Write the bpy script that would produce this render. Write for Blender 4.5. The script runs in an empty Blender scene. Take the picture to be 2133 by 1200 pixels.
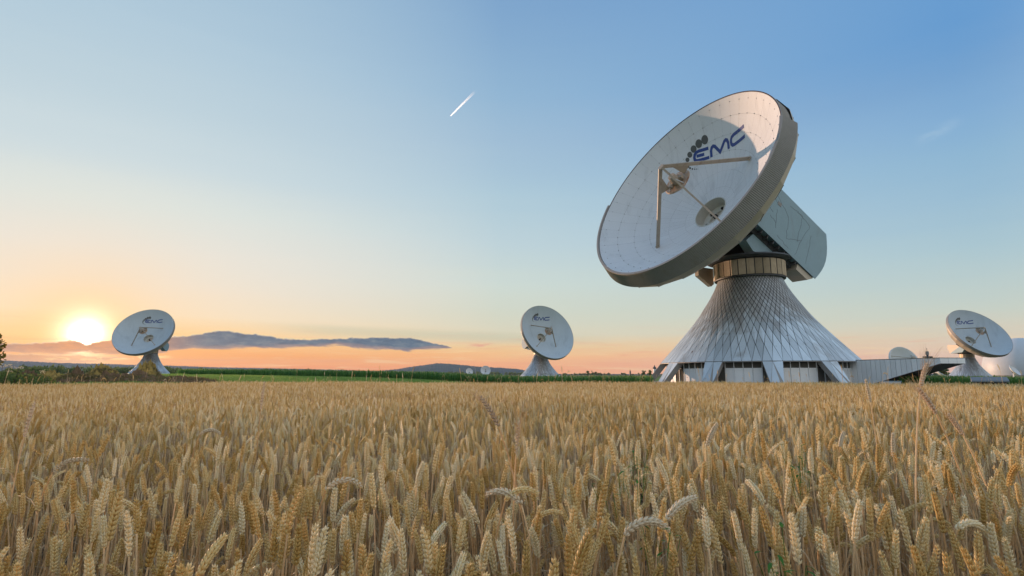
import bpy, bmesh, math, random
from math import sin, cos, pi, radians, sqrt, atan2, atan, tan, hypot, floor, exp
from mathutils import Vector, Matrix, Euler, noise
import numpy as np

random.seed(7)
rng = np.random.default_rng(7)
SC = bpy.context.scene
COL = SC.collection

# ------------------------------------------------------------------ camera
CAM_H = 1.1
cam_d = bpy.data.cameras.new('camera'); cam = bpy.data.objects.new('camera', cam_d); COL.objects.link(cam)
cam_d.sensor_width = 36.0; cam_d.lens = 18.90
cam_d.clip_start = 0.05; cam_d.clip_end = 60000
cam.location = (0, 0, CAM_H); cam.rotation_euler = (radians(90 + 9.18), 0, 0)
SC.camera = cam
SC.render.engine = 'CYCLES'
SC.render.resolution_x = 1024; SC.render.resolution_y = 576
SC.cycles.max_bounces = 8; SC.cycles.diffuse_bounces = 6; SC.cycles.glossy_bounces = 3
SC.cycles.transmission_bounces = 3; SC.cycles.transparent_max_bounces = 6; SC.cycles.volume_bounces = 0
SC.view_settings.view_transform = 'Standard'; SC.view_settings.look = 'None'
SC.view_settings.gamma = 1.0; SC.view_settings.use_curve_mapping = False
SC.view_settings.exposure = 0.0

SUN_AZ, SUN_EL = radians(-39.6), radians(3.9)   # sun lamp and sky model
GLOW_AZ, GLOW_EL = radians(-38.4), radians(3.35)  # where the disc stands behind its veil of glare
SKY_STR = 1.06
SUN_STR = 5.0

def lin(c):
    out = []
    for v in c[:3]:
        v = v / 255.0
        out.append(v / 12.92 if v <= 0.04045 else ((v + 0.055) / 1.055) ** 2.4)
    return tuple(out)

class NT:
    """small helper for building node trees"""
    def __init__(s, tree): s.t = tree; s.n = tree.nodes; s.l = tree.links
    def node(s, typ, **kw):
        n = s.n.new(typ)
        for k, v in kw.items():
            if k == 'inp':
                for a, b in v.items(): n.inputs[a].default_value = b
            else: setattr(n, k, v)
        return n
    def link(s, a, b): s.l.new(a, b)
    def put(s, sock, v):
        if hasattr(v, 'links') or isinstance(v, bpy.types.NodeSocket): s.l.new(v, sock)
        else: sock.default_value = v
    def m(s, op, a, b=None, c=None, clamp=False):
        n = s.n.new('ShaderNodeMath'); n.operation = op; n.use_clamp = clamp
        s.put(n.inputs[0], a)
        if b is not None: s.put(n.inputs[1], b)
        if c is not None: s.put(n.inputs[2], c)
        return n.outputs[0]
    def step(s, v, lo, hi, a=0.0, b=1.0, smooth=True):
        n = s.n.new('ShaderNodeMapRange'); n.interpolation_type = 'SMOOTHSTEP' if smooth else 'LINEAR'
        s.put(n.inputs[0], v); s.put(n.inputs[1], lo); s.put(n.inputs[2], hi); s.put(n.inputs[3], a); s.put(n.inputs[4], b)
        return n.outputs[0]
    def mix(s, f, a, b, blend='MIX'):
        n = s.n.new('ShaderNodeMix'); n.data_type = 'RGBA'; n.blend_type = blend
        s.put(n.inputs[0], f)
        for i, v in ((6, a), (7, b)):
            if isinstance(v, (tuple, list)): v = tuple(v) + (1.0,) if len(v) == 3 else v
            s.put(n.inputs[i], v)
        return n.outputs[2]
    def noise(s, vec, scale, detail=4, rough=0.55, dist=0.0):
        n = s.n.new('ShaderNodeTexNoise')
        if vec is not None: s.l.new(vec, n.inputs['Vector'])
        n.inputs['Scale'].default_value = scale; n.inputs['Detail'].default_value = detail
        n.inputs['Roughness'].default_value = rough; n.inputs['Distortion'].default_value = dist
        return n.outputs[0]
    def ramp(s, f, stops, interp='LINEAR'):
        n = s.n.new('ShaderNodeValToRGB'); cr = n.color_ramp; cr.interpolation = interp
        while len(cr.elements) < len(stops): cr.elements.new(0.5)
        for e, (p, c) in zip(cr.elements, stops):
            e.position = p; e.color = (tuple(c) + (1.0,))[:4] if not isinstance(c, float) else (c, c, c, 1)
        s.put(n.inputs[0], f)
        return n.outputs[0]
    def vec(s, x, y, z):
        n = s.n.new('ShaderNodeCombineXYZ'); s.put(n.inputs[0], x); s.put(n.inputs[1], y); s.put(n.inputs[2], z)
        return n.outputs[0]
    def curve(s, f, pts):
        n = s.n.new('ShaderNodeFloatCurve'); c = n.mapping.curves[0]
        n.mapping.use_clip = False
        for i, (x, y) in enumerate(pts):
            if i < 2: c.points[i].location = (x, y)
            else: c.points.new(x, y)
        for p in c.points: p.handle_type = 'VECTOR'
        n.mapping.update()
        s.put(n.inputs[1], f); n.inputs[0].default_value = 1.0
        return n.outputs[0]

# ------------------------------------------------------------------ sky
def make_world():
    w = bpy.data.worlds.new('World'); SC.world = w; w.use_nodes = True
    T = NT(w.node_tree); T.n.clear()
    tc = T.node('ShaderNodeTexCoord')
    nrm = T.node('ShaderNodeVectorMath', operation='NORMALIZE'); T.link(tc.outputs['Generated'], nrm.inputs[0])
    sep = T.node('ShaderNodeSeparateXYZ'); T.link(nrm.outputs[0], sep.inputs[0])
    x, y, z = sep.outputs
    el = T.m('MULTIPLY', T.m('ARCSINE', z), 180 / pi)
    az = T.m('MULTIPLY', T.m('ARCTAN2', x, y), 180 / pi)
    hl = T.m('MAXIMUM', T.m('SQRT', T.m('ADD', T.m('MULTIPLY', x, x), T.m('MULTIPLY', y, y))), 1e-4)
    cd = T.m('DIVIDE', T.m('ADD', T.m('MULTIPLY', x, sin(SUN_AZ)), T.m('MULTIPLY', y, cos(SUN_AZ))), hl)
    t = T.m('MULTIPLY', T.m('SUBTRACT', 1.0, cd), 0.5)
    # high thin streaks bend the gradient a little so that it is not perfectly even
    wob = T.noise(T.vec(T.m('MULTIPLY', az, 0.018), T.m('MULTIPLY', el, 0.22), 0.0), 1.0, 4, 0.55, 0.6)
    wob2 = T.noise(T.vec(T.m('MULTIPLY', az, 0.05), T.m('MULTIPLY', el, 0.9), 3.0), 1.0, 3, 0.5, 0.3)
    elw = T.m('ADD', el, T.m('ADD', T.m('MULTIPLY', T.m('SUBTRACT', wob, 0.5), 2.6), T.m('MULTIPLY', T.m('SUBTRACT', wob2, 0.5), 0.5)))
    p = T.m('DIVIDE', elw, 90.0, clamp=True)
    def rr(stops): return T.ramp(p, [(max(0.0, e / 90.0), lin(c)) for e, c in stops])
    zen = (150, 186, 222)  # zenith out of view, paled to add fill light
    r_sun = rr([(0.3, (246, 128, 58)), (1.8, (255, 164, 72)), (3.2, (254, 210, 146)), (5.2, (250, 227, 194)), (7.5, (243, 228, 208)), (11, (234, 229, 218)),
                (15, (222, 228, 222)), (19, (204, 219, 224)), (24, (191, 211, 221)), (30, (178, 203, 219)), (48, (134, 174, 206)), (90, zen)])
    r_mid = rr([(0.5, (252, 164, 100)), (1.6, (255, 184, 112)), (2.8, (243, 202, 144)), (4.1, (222, 214, 186)), (6.6, (211, 216, 199)), (9.5, (206, 219, 212)),
                (14, (190, 211, 218)), (19, (174, 202, 217)), (24, (160, 190, 214)), (29, (146, 182, 212)), (37, (127, 166, 205)), (60, (100, 146, 198)), (90, zen)])
    r_side = rr([(0.5, (238, 190, 168)), (1.8, (234, 202, 176)), (3.2, (220, 209, 186)), (5, (202, 211, 199)), (7, (189, 207, 205)), (10, (172, 200, 210)),
                 (14, (155, 190, 212)), (17.5, (143, 183, 212)), (21, (130, 173, 212)), (24, (117, 163, 208)), (28, (103, 156, 208)), (45, (112, 160, 210)), (90, zen)])
    # behind the camera: unseen sky raised to near white as added fill light
    r_fill = rr([(0.5, (240, 222, 210)), (4, (252, 240, 226)), (9, (254, 247, 238)), (16, (252, 250, 248)), (30, (240, 245, 250)), (50, (202, 222, 240)), (90, zen)])
    c = T.mix(T.step(t, 0.0, 0.1076, smooth=False), r_sun, r_mid)
    c = T.mix(T.step(t, 0.1076, 0.424, smooth=False), c, r_side)
    c = T.mix(T.step(t, 0.43, 0.80), c, r_fill)
    # ---- aureole of the sun
    S = Vector((sin(GLOW_AZ) * cos(GLOW_EL), cos(GLOW_AZ) * cos(GLOW_EL), sin(GLOW_EL)))
    dot = T.m('ADD', T.m('ADD', T.m('MULTIPLY', x, S.x), T.m('MULTIPLY', y, S.y)), T.m('MULTIPLY', z, S.z))
    ang = T.m('MULTIPLY', T.m('ARCCOSINE', T.m('MINIMUM', dot, 0.9999999)), 180 / pi)
    def gl(sig, amp): return T.m('MULTIPLY', T.m('EXPONENT', T.m('MULTIPLY', T.m('POWER', T.m('DIVIDE', ang, sig), 2.0), -1.0)), amp)
    c = T.mix(gl(7.5, 0.28), c, lin((255, 200, 124)))
    c = T.mix(gl(3.4, 0.6), c, lin((255, 214, 140)))
    glow = T.m('ADD', gl(1.6, 1.4), gl(0.8, 3.0))
    c = T.mix(1.0, c, T.mix(1.0, T.vec(1.0, 0.88, 0.70), T.vec(glow, glow, glow), 'MULTIPLY'), 'ADD')
    # ---- long cloud shadows in the haze (grey-green beams fanning right from the cloud)
    u = T.m('DIVIDE', T.m('ADD', az, 46.0), 60.0)
    def U(a): return (a + 46.0) / 60.0
    beam_c = T.m('ADD', 4.05, T.m('MULTIPLY', T.m('ADD', az, 15.0), -0.028))
    beam = T.m('MULTIPLY', T.step(T.m('ABSOLUTE', T.m('SUBTRACT', el, T.m('ADD', beam_c, 0.25))), 0.1, 0.85, 1.0, 0.0),
               T.m('MULTIPLY', T.step(az, -27, -17), T.step(az, 12, 1)))
    c = T.mix(T.m('MULTIPLY', beam, 0.42), c, lin((188, 194, 170)))
    # ---- streaky texture of the low sky
    st = T.noise(T.vec(T.m('MULTIPLY', az, 0.16), T.m('MULTIPLY', el, 2.6), 1.7), 1.0, 5, 0.6, 0.5)
    low = T.step(el, 6.0, 0.8)
    c = T.mix(T.m('MULTIPLY', T.m('MULTIPLY', T.step(st, 0.52, 0.72), low), 0.38), c, lin((240, 150, 112)))
    c = T.mix(T.m('MULTIPLY', T.m('MULTIPLY', T.step(st, 0.47, 0.3), low), 0.35), c, lin((255, 224, 168)))
    # ---- the cloud bank
    def bank(top, bot, c, nseed, dens, soft_top, soft_bot, rimamp, zlo, zhi):
        tp = T.curve(u, [(U(a), e / 6.0) for a, e in top]); bt = T.curve(u, [(U(a), e / 6.0) for a, e in bot])
        tp = T.m('MULTIPLY', tp, 6.0); bt = T.m('MULTIPLY', bt, 6.0)
        n1 = T.noise(T.vec(T.m('MULTIPLY', az, 1.0), T.m('MULTIPLY', el, 1.6), nseed), 1.0, 8, 0.68, 0.2)
        n2 = T.noise(T.vec(T.m('MULTIPLY', az, 0.32), T.m('MULTIPLY', el, 1.6), nseed + 5), 1.0, 7, 0.6, 0.6)
        tp = T.m('ADD', tp, T.m('MULTIPLY', T.m('SUBTRACT', n1, 0.5), 0.75))
        bt = T.m('ADD', bt, T.m('MULTIPLY', T.m('SUBTRACT', n2, 0.5), 0.9))
        d1 = T.m('SUBTRACT', tp, el); d2 = T.m('SUBTRACT', el, bt)
        inside = T.m('MULTIPLY', T.step(d1, 0.0, soft_top), T.step(d2, -0.02, soft_bot))
        inside = T.m('MULTIPLY', inside, T.m('MULTIPLY', T.step(az, zlo - 1.0, zlo + 0.5), T.step(az, zhi + 1.0, zhi - 1.0)))
        tex = T.noise(T.vec(T.m('MULTIPLY', az, 0.8), T.m('MULTIPLY', el, 2.4), nseed + 9), 1.0, 7, 0.62, 0.3)
        grey = T.ramp(tex, [(0.28, lin((48, 82, 110))), (0.5, lin((70, 102, 128))), (0.75, lin((116, 132, 142)))])
        warm = T.ramp(tex, [(0.3, lin((186, 128, 104))), (0.7, lin((226, 150, 96)))])
        cc = T.mix(T.step(ang, 9.5, 1.5), grey, warm)
        cc = T.mix(T.m('MULTIPLY', T.step(d2, 0.55, 0.0), 0.5), cc, lin((222, 164, 128)))
        rim = T.m('MULTIPLY', T.step(d1, 0.17, 0.02), rimamp)
        rim = T.m('MULTIPLY', rim, T.m('MULTIPLY', T.step(ang, 38, 6, 0.25, 1.0), T.step(n1, 0.4, 0.62, 0.35, 1.0)))
        cc = T.mix(rim, cc, (1.05, 0.84, 0.58))
        return T.mix(T.m('MULTIPLY', inside, dens), c, cc)
    top = [(-46, 2.42), (-41.8, 2.5), (-40.4, 2.66), (-39.2, 2.85), (-38.6, 2.75), (-38.2, 2.45), (-37.7, 2.7), (-37.0, 2.95), (-36.5, 3.1), (-34.3, 3.24), (-32.5, 3.35), (-30.7, 3.64), (-29.2, 4.0), (-28, 4.15),
           (-26.8, 3.98), (-24.3, 3.76), (-22.6, 3.5), (-19, 3.6), (-16.2, 3.75), (-13.4, 3.85), (-10.4, 3.82), (-8.9, 3.45), (-6.9, 3.0), (-5.6, 2.7), (13, 2.6)]
    bot = [(-46, 1.66), (-41.8, 1.62), (-39.7, 1.6), (-37.9, 1.75), (-36.2, 1.6), (-34.2, 1.65), (-32.4, 1.9), (-30.6, 2.25), (-26.7, 2.38), (-24.2, 2.47), (-20.7, 2.68),
           (-18, 2.86), (-15.2, 2.6), (-10.9, 2.42), (-8.4, 2.6), (-5.6, 2.72), (13, 2.75)]
    c = bank(top, bot, c, 2.0, 1.0, 0.07, 0.22, 0.95, -60, -5.8)
    top2 = [(-46, 1.62), (-42, 1.64), (-38, 1.62), (-36, 1.5), (-34, 1.3), (13, 1.0)]
    bot2 = [(-46, 0.4), (-42, 0.5), (-38, 0.8), (-36, 1.2), (-34, 1.3), (13, 1.1)]
    c = bank(top2, bot2, c, 31.0, 0.6, 0.08, 0.3, 0.8, -60, -34.5)
    # bright torn gaps under the sun
    gp = T.noise(T.vec(T.m('MULTIPLY', az, 0.5), T.m('MULTIPLY', el, 2.2), 21.0), 1.0, 6, 0.6, 0.8)
    gap = T.m('MULTIPLY', T.step(gp, 0.52, 0.62), T.m('MULTIPLY', T.step(T.m('ABSOLUTE', T.m('SUBTRACT', el, T.m('ADD', 1.55, T.m('MULTIPLY', T.m('ADD', az, 37.0), 0.035)))), 0.42, 0.12),
                T.m('MULTIPLY', T.step(az, -41.2, -39.6), T.step(az, -31.5, -34.0))))
    c = T.mix(gap, c, (1.1, 0.86, 0.36))
    # small pink wisp right of the bank
    pk = T.noise(T.vec(T.m('MULTIPLY', az, 0.7), T.m('MULTIPLY', el, 5.0), 44.0), 1.0, 5, 0.6, 0.4)
    wis = T.m('MULTIPLY', T.step(T.m('ABSOLUTE', T.m('SUBTRACT', el, T.m('ADD', 3.1, T.m('MULTIPLY', T.m('ADD', az, 3.4), 0.05)))), 0.3, 0.04),
              T.m('MULTIPLY', T.step(az, -5.6, -4.2), T.step(az, -1.4, -2.8)))
    c = T.mix(T.m('MULTIPLY', T.m('MULTIPLY', wis, T.step(pk, 0.4, 0.6)), 0.8), c, lin((232, 160, 134)))
    # faint high wisp, upper right
    hw = T.noise(T.vec(T.m('MULTIPLY', az, 0.6), T.m('MULTIPLY', el, 2.0), 60.0), 1.0, 5, 0.6, 0.4)
    hwm = T.m('MULTIPLY', T.step(T.m('ABSOLUTE', T.m('SUBTRACT', el, T.m('ADD', 19.9, T.m('MULTIPLY', T.m('SUBTRACT', az, 39.9), 0.3)))), 0.7, 0.05),
              T.m('MULTIPLY', T.step(az, 38.0, 39.6), T.step(az, 42.5, 40.2)))
    c = T.mix(T.m('MULTIPLY', T.m('MULTIPLY', hwm, T.step(hw, 0.35, 0.6)), 0.2), c, lin((190, 214, 230)))
    # below the horizon
    c = T.mix(T.step(el, -0.1, -2.0), c, (0.16, 0.13, 0.08))
    # a share of the physical sky model under the same sun
    ns = T.node('ShaderNodeTexSky', sky_type='NISHITA', sun_disc=False, sun_elevation=SUN_EL, sun_rotation=SUN_AZ)
    nb = T.node('ShaderNodeBackground'); T.link(ns.outputs[0], nb.inputs[0]); nb.inputs[1].default_value = 0.05
    bg = T.node('ShaderNodeBackground'); T.link(c, bg.inputs[0]); bg.inputs[1].default_value = SKY_STR
    mx = T.node('ShaderNodeMixShader'); mx.inputs[0].default_value = 0.93
    T.link(nb.outputs[0], mx.inputs[1]); T.link(bg.outputs[0], mx.inputs[2])
    out = T.node('ShaderNodeOutputWorld'); T.link(mx.outputs[0], out.inputs[0])
    w.cycles.sampling_method = 'MANUAL'; w.cycles.sample_map_resolution = 1024
make_world()

sd = bpy.data.lights.new('sun', 'SUN'); so = bpy.data.objects.new('sun', sd); COL.objects.link(so)
sd.energy = SUN_STR; sd.angle = radians(0.6); sd.color = (1.0, 0.62, 0.40)
sdir = Vector((sin(SUN_AZ) * cos(SUN_EL), cos(SUN_AZ) * cos(SUN_EL), sin(SUN_EL)))
so.rotation_euler = sdir.to_track_quat('Z', 'Y').to_euler(); so.location = (0, 0, 60)

# ------------------------------------------------------------------ helpers
def tag(o, label=None, cat=None, group=None, kind=None):
    if label: o['label'] = label
    if cat: o['category'] = cat
    if group: o['group'] = group
    if kind: o['kind'] = kind
    return o
def empty(name, loc=(0, 0, 0), **kw):
    o = bpy.data.objects.new(name, None); COL.objects.link(o); o.location = loc; o.empty_display_size = 0.2
    return tag(o, **kw)
def mesh(name, V, F, mat=None, smooth=False):
    me = bpy.data.meshes.new(name); me.from_pydata([tuple(v) for v in V], [], F)
    if mat:
        for m in (mat if isinstance(mat, (list, tuple)) else [mat]): me.materials.append(m)
    if smooth: me.polygons.foreach_set('use_smooth', [True] * len(me.polygons))
    me.update(); return me
def link(name, me, parent=None, mtx=None, **kw):
    o = bpy.data.objects.new(name, me); COL.objects.link(o)
    if parent is not None: o.parent = parent
    if mtx is not None: o.matrix_local = mtx
    return tag(o, **kw)
class MB:
    def __init__(s): s.V = []; s.F = []
    def add(s, V, F):
        b = len(s.V); s.V += [tuple(v) for v in V]; s.F += [tuple(i + b for i in f) for f in F]
    def box(s, c, d, M=None):
        c = Vector(c); hx, hy, hz = d[0] / 2, d[1] / 2, d[2] / 2
        P = [Vector((x * hx, y * hy, z * hz)) for x in (-1, 1) for y in (-1, 1) for z in (-1, 1)]
        if M is not None: P = [M @ p for p in P]
        s.add([c + p for p in P], [(0, 1, 3, 2), (4, 6, 7, 5), (0, 4, 5, 1), (2, 3, 7, 6), (0, 2, 6, 4), (1, 5, 7, 3)])
    def beam(s, a, b, w, h, up=Vector((0, 0, 1))):
        a = Vector(a); b = Vector(b); d = (b - a).normalized(); sd_ = d.cross(Vector(up)).normalized(); u = sd_.cross(d)
        P = [q + sd_ * (i * w / 2) + u * (j * h / 2) for q in (a, b) for i in (-1, 1) for j in (-1, 1)]
        s.add(P, [(0, 1, 3, 2), (4, 6, 7, 5), (0, 4, 5, 1), (2, 3, 7, 6), (0, 2, 6, 4), (1, 5, 7, 3)])
    def tube(s, pts, r, n=6, cap=True):
        pts = [Vector(p) for p in pts]; m = len(pts); rr = r if isinstance(r, (list, tuple)) else [r] * m
        V = []; prev = None
        for i, p in enumerate(pts):
            d = (pts[min(i + 1, m - 1)] - pts[max(i - 1, 0)]).normalized()
            a = d.cross(Vector((0.13, 0.97, 0.2)) if prev is None else prev.cross(d) * -1)
            if prev is None: a = d.orthogonal().normalized()
            else: a = (prev - d * prev.dot(d)).normalized()
            prev = a; b = d.cross(a)
            for k in range(n):
                t = 2 * pi * k / n; V.append(p + (a * cos(t) + b * sin(t)) * rr[i])
        F = [(i * n + k, i * n + (k + 1) % n, (i + 1) * n + (k + 1) % n, (i + 1) * n + k) for i in range(m - 1) for k in range(n)]
        if cap: F += [tuple(range(n))[::-1], tuple(range((m - 1) * n, m * n))]
        s.add(V, F)
    def revolve(s, prof, n, f=None, close=True, a0=0, a1=2 * pi):
        """prof: (r,h) pairs; f maps (x,y,h)->Vector"""
        f = f or (lambda x, y, h: Vector((x, y, h)))
        full = abs(a1 - a0 - 2 * pi) < 1e-6; cnt = n if full else n + 1
        V = [f(r * cos(a0 + (a1 - a0) * k / n), r * sin(a0 + (a1 - a0) * k / n), h) for r, h in prof for k in range(cnt)]
        F = []
        for i in range(len(prof) - 1):
            for k in range(n):
                k2 = (k + 1) % cnt
                F.append((i * cnt + k, i * cnt + k2, (i + 1) * cnt + k2, (i + 1) * cnt + k))
        s.add(V, F)
    def prism(s, poly, f, t0, t1):
        """poly: list of (a,b); f(a,b,t)->Vector; closed prism between t0 and t1"""
        n = len(poly); V = [f(a, b, t) for t in (t0, t1) for a, b in poly]
        F = [tuple(range(n))[::-1], tuple(range(n, 2 * n))] + [(k, (k + 1) % n, n + (k + 1) % n, n + k) for k in range(n)]
        s.add(V, F)
    def me(s, name, mat, smooth=False): return mesh(name, s.V, s.F, mat, smooth)
    def obj(s, name, mat, parent=None, mtx=None, smooth=False, **kw): return link(name, s.me(name, mat, smooth), parent, mtx, **kw)

def new_mat(name):
    m = bpy.data.materials.new(name); m.use_nodes = True
    T = NT(m.node_tree); T.n.clear()
    b = T.node('ShaderNodeBsdfPrincipled'); o = T.node('ShaderNodeOutputMaterial'); T.link(b.outputs[0], o.inputs[0])
    return m, T, b, o
def objrand(T):
    return T.node('ShaderNodeObjectInfo').outputs['Random']
def attr(T, name):
    return T.node('ShaderNodeAttribute', attribute_name=name).outputs['Fac']
def geopos(T): return T.node('ShaderNodeNewGeometry').outputs['Position']
def objpos(T): return T.node('ShaderNodeTexCoord').outputs['Object']
def bump(T, b, h, strength=0.3, dist=0.02):
    n = T.node('ShaderNodeBump'); T.put(n.inputs['Height'], h); n.inputs['Strength'].default_value = strength; n.inputs['Distance'].default_value = dist
    T.link(n.outputs[0], b.inputs['Normal'])

def simple(name, col, rough=0.6, metal=0.0, var=0.15, nscale=1.5, spec=0.5, per=0.0, bmp=0.0, stain=None):
    m, T, b, o = new_mat(name)
    pos = geopos(T)
    n1 = T.noise(pos, nscale, 6, 0.6); n2 = T.noise(pos, nscale * 9, 4, 0.6)
    f = T.m('ADD', T.m('MULTIPLY', T.m('SUBTRACT', n1, 0.5), var * 2.2), T.m('MULTIPLY', T.m('SUBTRACT', n2, 0.5), var * 0.8))
    if per > 0:
        f = T.m('ADD', f, T.m('MULTIPLY', T.m('SUBTRACT', T.m('FRACT', T.m('ADD', objrand(T), attr(T, 'pv'))), 0.5), per))
    f = T.m('ADD', f, 1.0)
    c = T.mix(1.0, col, T.vec(f, f, f), 'MULTIPLY')
    if stain:
        sv = T.noise(T.node('ShaderNodeMapping', inp={'Scale': (1, 1, 0.25)}).outputs[0], 1.0)
        mp = T.node('ShaderNodeMapping', inp={'Scale': (1.0, 1.0, 0.22)}); T.link(pos, mp.inputs[0])
        sv = T.noise(mp.outputs[0], stain[1], 6, 0.65, 0.3)
        c = T.mix(T.m('MULTIPLY', T.step(sv, 0.52, 0.72), stain[2]), c, stain[0])
    T.link(c, b.inputs['Base Color'])
    b.inputs['Roughness'].default_value = rough; b.inputs['Metallic'].default_value = metal
    b.inputs['Specular IOR Level'].default_value = spec
    if bmp: bump(T, b, n2, 0.4, bmp)
    return m

# ------------------------------------------------------------------ materials
M_REFL = simple('reflector_paint', (0.62, 0.65, 0.68), 0.55, 0.0, 0.05, 0.35, per=0.05, stain=((0.36, 0.38, 0.40), 0.5, 0.35))
M_REFL2 = simple('distant_reflector_paint', (0.43, 0.51, 0.57), 0.55, 0.0, 0.08, 0.25, stain=((0.30, 0.36, 0.41), 0.25, 0.5))  # darker, bluer base for the three distant dishes
M_SKIRT = simple('ribbed_metal', (0.25, 0.245, 0.24), 0.55, 0.2, 0.18, 0.6, per=0.10, stain=((0.20, 0.175, 0.15), 0.8, 0.5))
M_BACK = simple('back_cladding', (0.46, 0.41, 0.34), 0.55, 0.2, 0.12, 0.5)
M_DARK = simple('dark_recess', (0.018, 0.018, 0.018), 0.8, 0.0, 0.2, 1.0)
M_ARM = simple('arm_panel_metal', (0.24, 0.36, 0.43), 0.6, 0.2, 0.10, 0.5, per=0.10, stain=((0.20, 0.23, 0.25), 0.7, 0.5))
M_SEAL = simple('seam_sealant', (0.10, 0.12, 0.14), 0.7, 0.0, 0.1)
M_STRUT = simple('strut_paint', (0.36, 0.31, 0.25), 0.55, 0.1, 0.15, 1.2, stain=((0.18, 0.12, 0.08), 1.6, 0.55))
M_SUB = simple('subreflector_paint', (0.42, 0.30, 0.21), 0.45, 0.1, 0.2, 1.5, stain=((0.22, 0.09, 0.03), 1.1, 0.95))
M_HUB = simple('hub_lining', (0.50, 0.50, 0.45), 0.45, 0.2, 0.12, 1.0)
M_COLLAR = simple('collar_metal', (0.34, 0.29, 0.21), 0.45, 0.45, 0.22, 1.5, per=0.35, stain=((0.14, 0.09, 0.05), 1.2, 0.6))
M_WALL = simple('wall_panel_metal', (0.76, 0.80, 0.82), 0.5, 0.0, 0.06, 1.0, per=0.12)
M_LOUV = simple('louvre_metal', (0.20, 0.20, 0.18), 0.5, 0.3, 0.1, 1.0)
M_FRAME = simple('dark_frame', (0.06, 0.065, 0.07), 0.6, 0.2, 0.1)
M_CONC = simple('concrete_legs', (0.30, 0.29, 0.28), 0.7, 0.0, 0.12, 1.0)
M_WHITE = simple('white_paint', (0.56, 0.59, 0.62), 0.5, 0.0, 0.06, 0.5, per=0.05)
M_BLUE = simple('logo_blue', (0.012, 0.045, 0.22), 0.5, 0.0, 0.06)
M_DOT = simple('logo_grey', (0.075, 0.080, 0.078), 0.6, 0.0, 0.1)
M_TRIM = simple('dark_trim', (0.10, 0.05, 0.05), 0.5, 0.2, 0.1)
M_CLIP = simple('panel_clip', (0.28, 0.29, 0.30), 0.5, 0.2, 0.1)

def mat_clad():
    m, T, b, o = new_mat('diamond_cladding')
    pos = objpos(T); g = geopos(T)
    rnd = T.m('FRACT', T.m('ADD', objrand(T), attr(T, 'pv')))
    n1 = T.noise(g, 0.5, 6, 0.6); n2 = T.noise(g, 5.0, 4, 0.6)
    f = T.m('ADD', 1.0, T.m('ADD', T.m('MULTIPLY', T.m('SUBTRACT', n1, 0.5), 0.30), T.m('ADD', T.m('MULTIPLY', T.m('SUBTRACT', n2, 0.5), 0.16), T.m('MULTIPLY', T.m('SUBTRACT', rnd, 0.5), 0.42))))
    c = T.mix(1.0, (0.50, 0.59, 0.67), T.vec(f, f, f), 'MULTIPLY')
    # grime and rust washed down from the turntable: strongest high up, broken up by noise
    sp = T.node('ShaderNodeSeparateXYZ'); T.link(g, sp.inputs[0])
    mp = T.node('ShaderNodeMapping', inp={'Scale': (1.0, 1.0, 0.35)}); T.link(g, mp.inputs[0])
    n3 = T.noise(mp.outputs[0], 0.42, 7, 0.62, 0.4)
    hz = T.step(sp.outputs[2], 5.0, 12.0, 0.0, 0.62)
    gr = T.step(T.m('ADD', n3, T.m('MULTIPLY', hz, 0.55)), 0.52, 0.80)
    c = T.mix(T.m('MULTIPLY', gr, 0.6), c, (0.19, 0.155, 0.12))
    n4 = T.noise(g, 0.75, 3, 0.5)
    c = T.mix(T.m('MULTIPLY', T.step(n4, 0.70, 0.78), 0.8), c, (0.12, 0.045, 0.02))
    T.link(c, b.inputs['Base Color'])
    b.inputs['Metallic'].default_value = 0.28
    T.link(T.step(n2, 0.2, 0.8, 0.42, 0.58), b.inputs['Roughness'])
    return m
M_CLAD = mat_clad()

# ------------------------------------------------------------------ terrain
def sstep(a, b, x):
    t = min(1.0, max(0.0, (x - a) / (b - a))); return t * t * (3 - 2 * t)
def lerp_tab(x, tab):
    if x <= tab[0][0]: return tab[0][1]
    for (a, ya), (b, yb) in zip(tab, tab[1:]):
        if x <= b: return ya + (yb - ya) * (x - a) / (b - a)
    return tab[-1][1]
RISE = [(-50, 0.85), (-29, 1.02), (-15.7, 0.70), (-8.2, 0.43), (-3, 0.10), (1.1, -0.10), (12, -0.10), (20, 0.0), (37, 0.0), (41, -0.15), (180, -0.15)]
CORN_Y = [(-50, 92), (-29, 85), (-15.7, 75), (-8.2, 68), (1.1, 60), (16, 58), (90, 60)]   # distance (depth) of the corn's front row
def gz(x, y):
    d = hypot(x, y); a = math.degrees(atan2(x, y))
    if y < 5: return 0.0
    r = lerp_tab(a, RISE)
    return r * sstep(38, 72, d) * (1 - sstep(220, 420, d))

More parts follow.
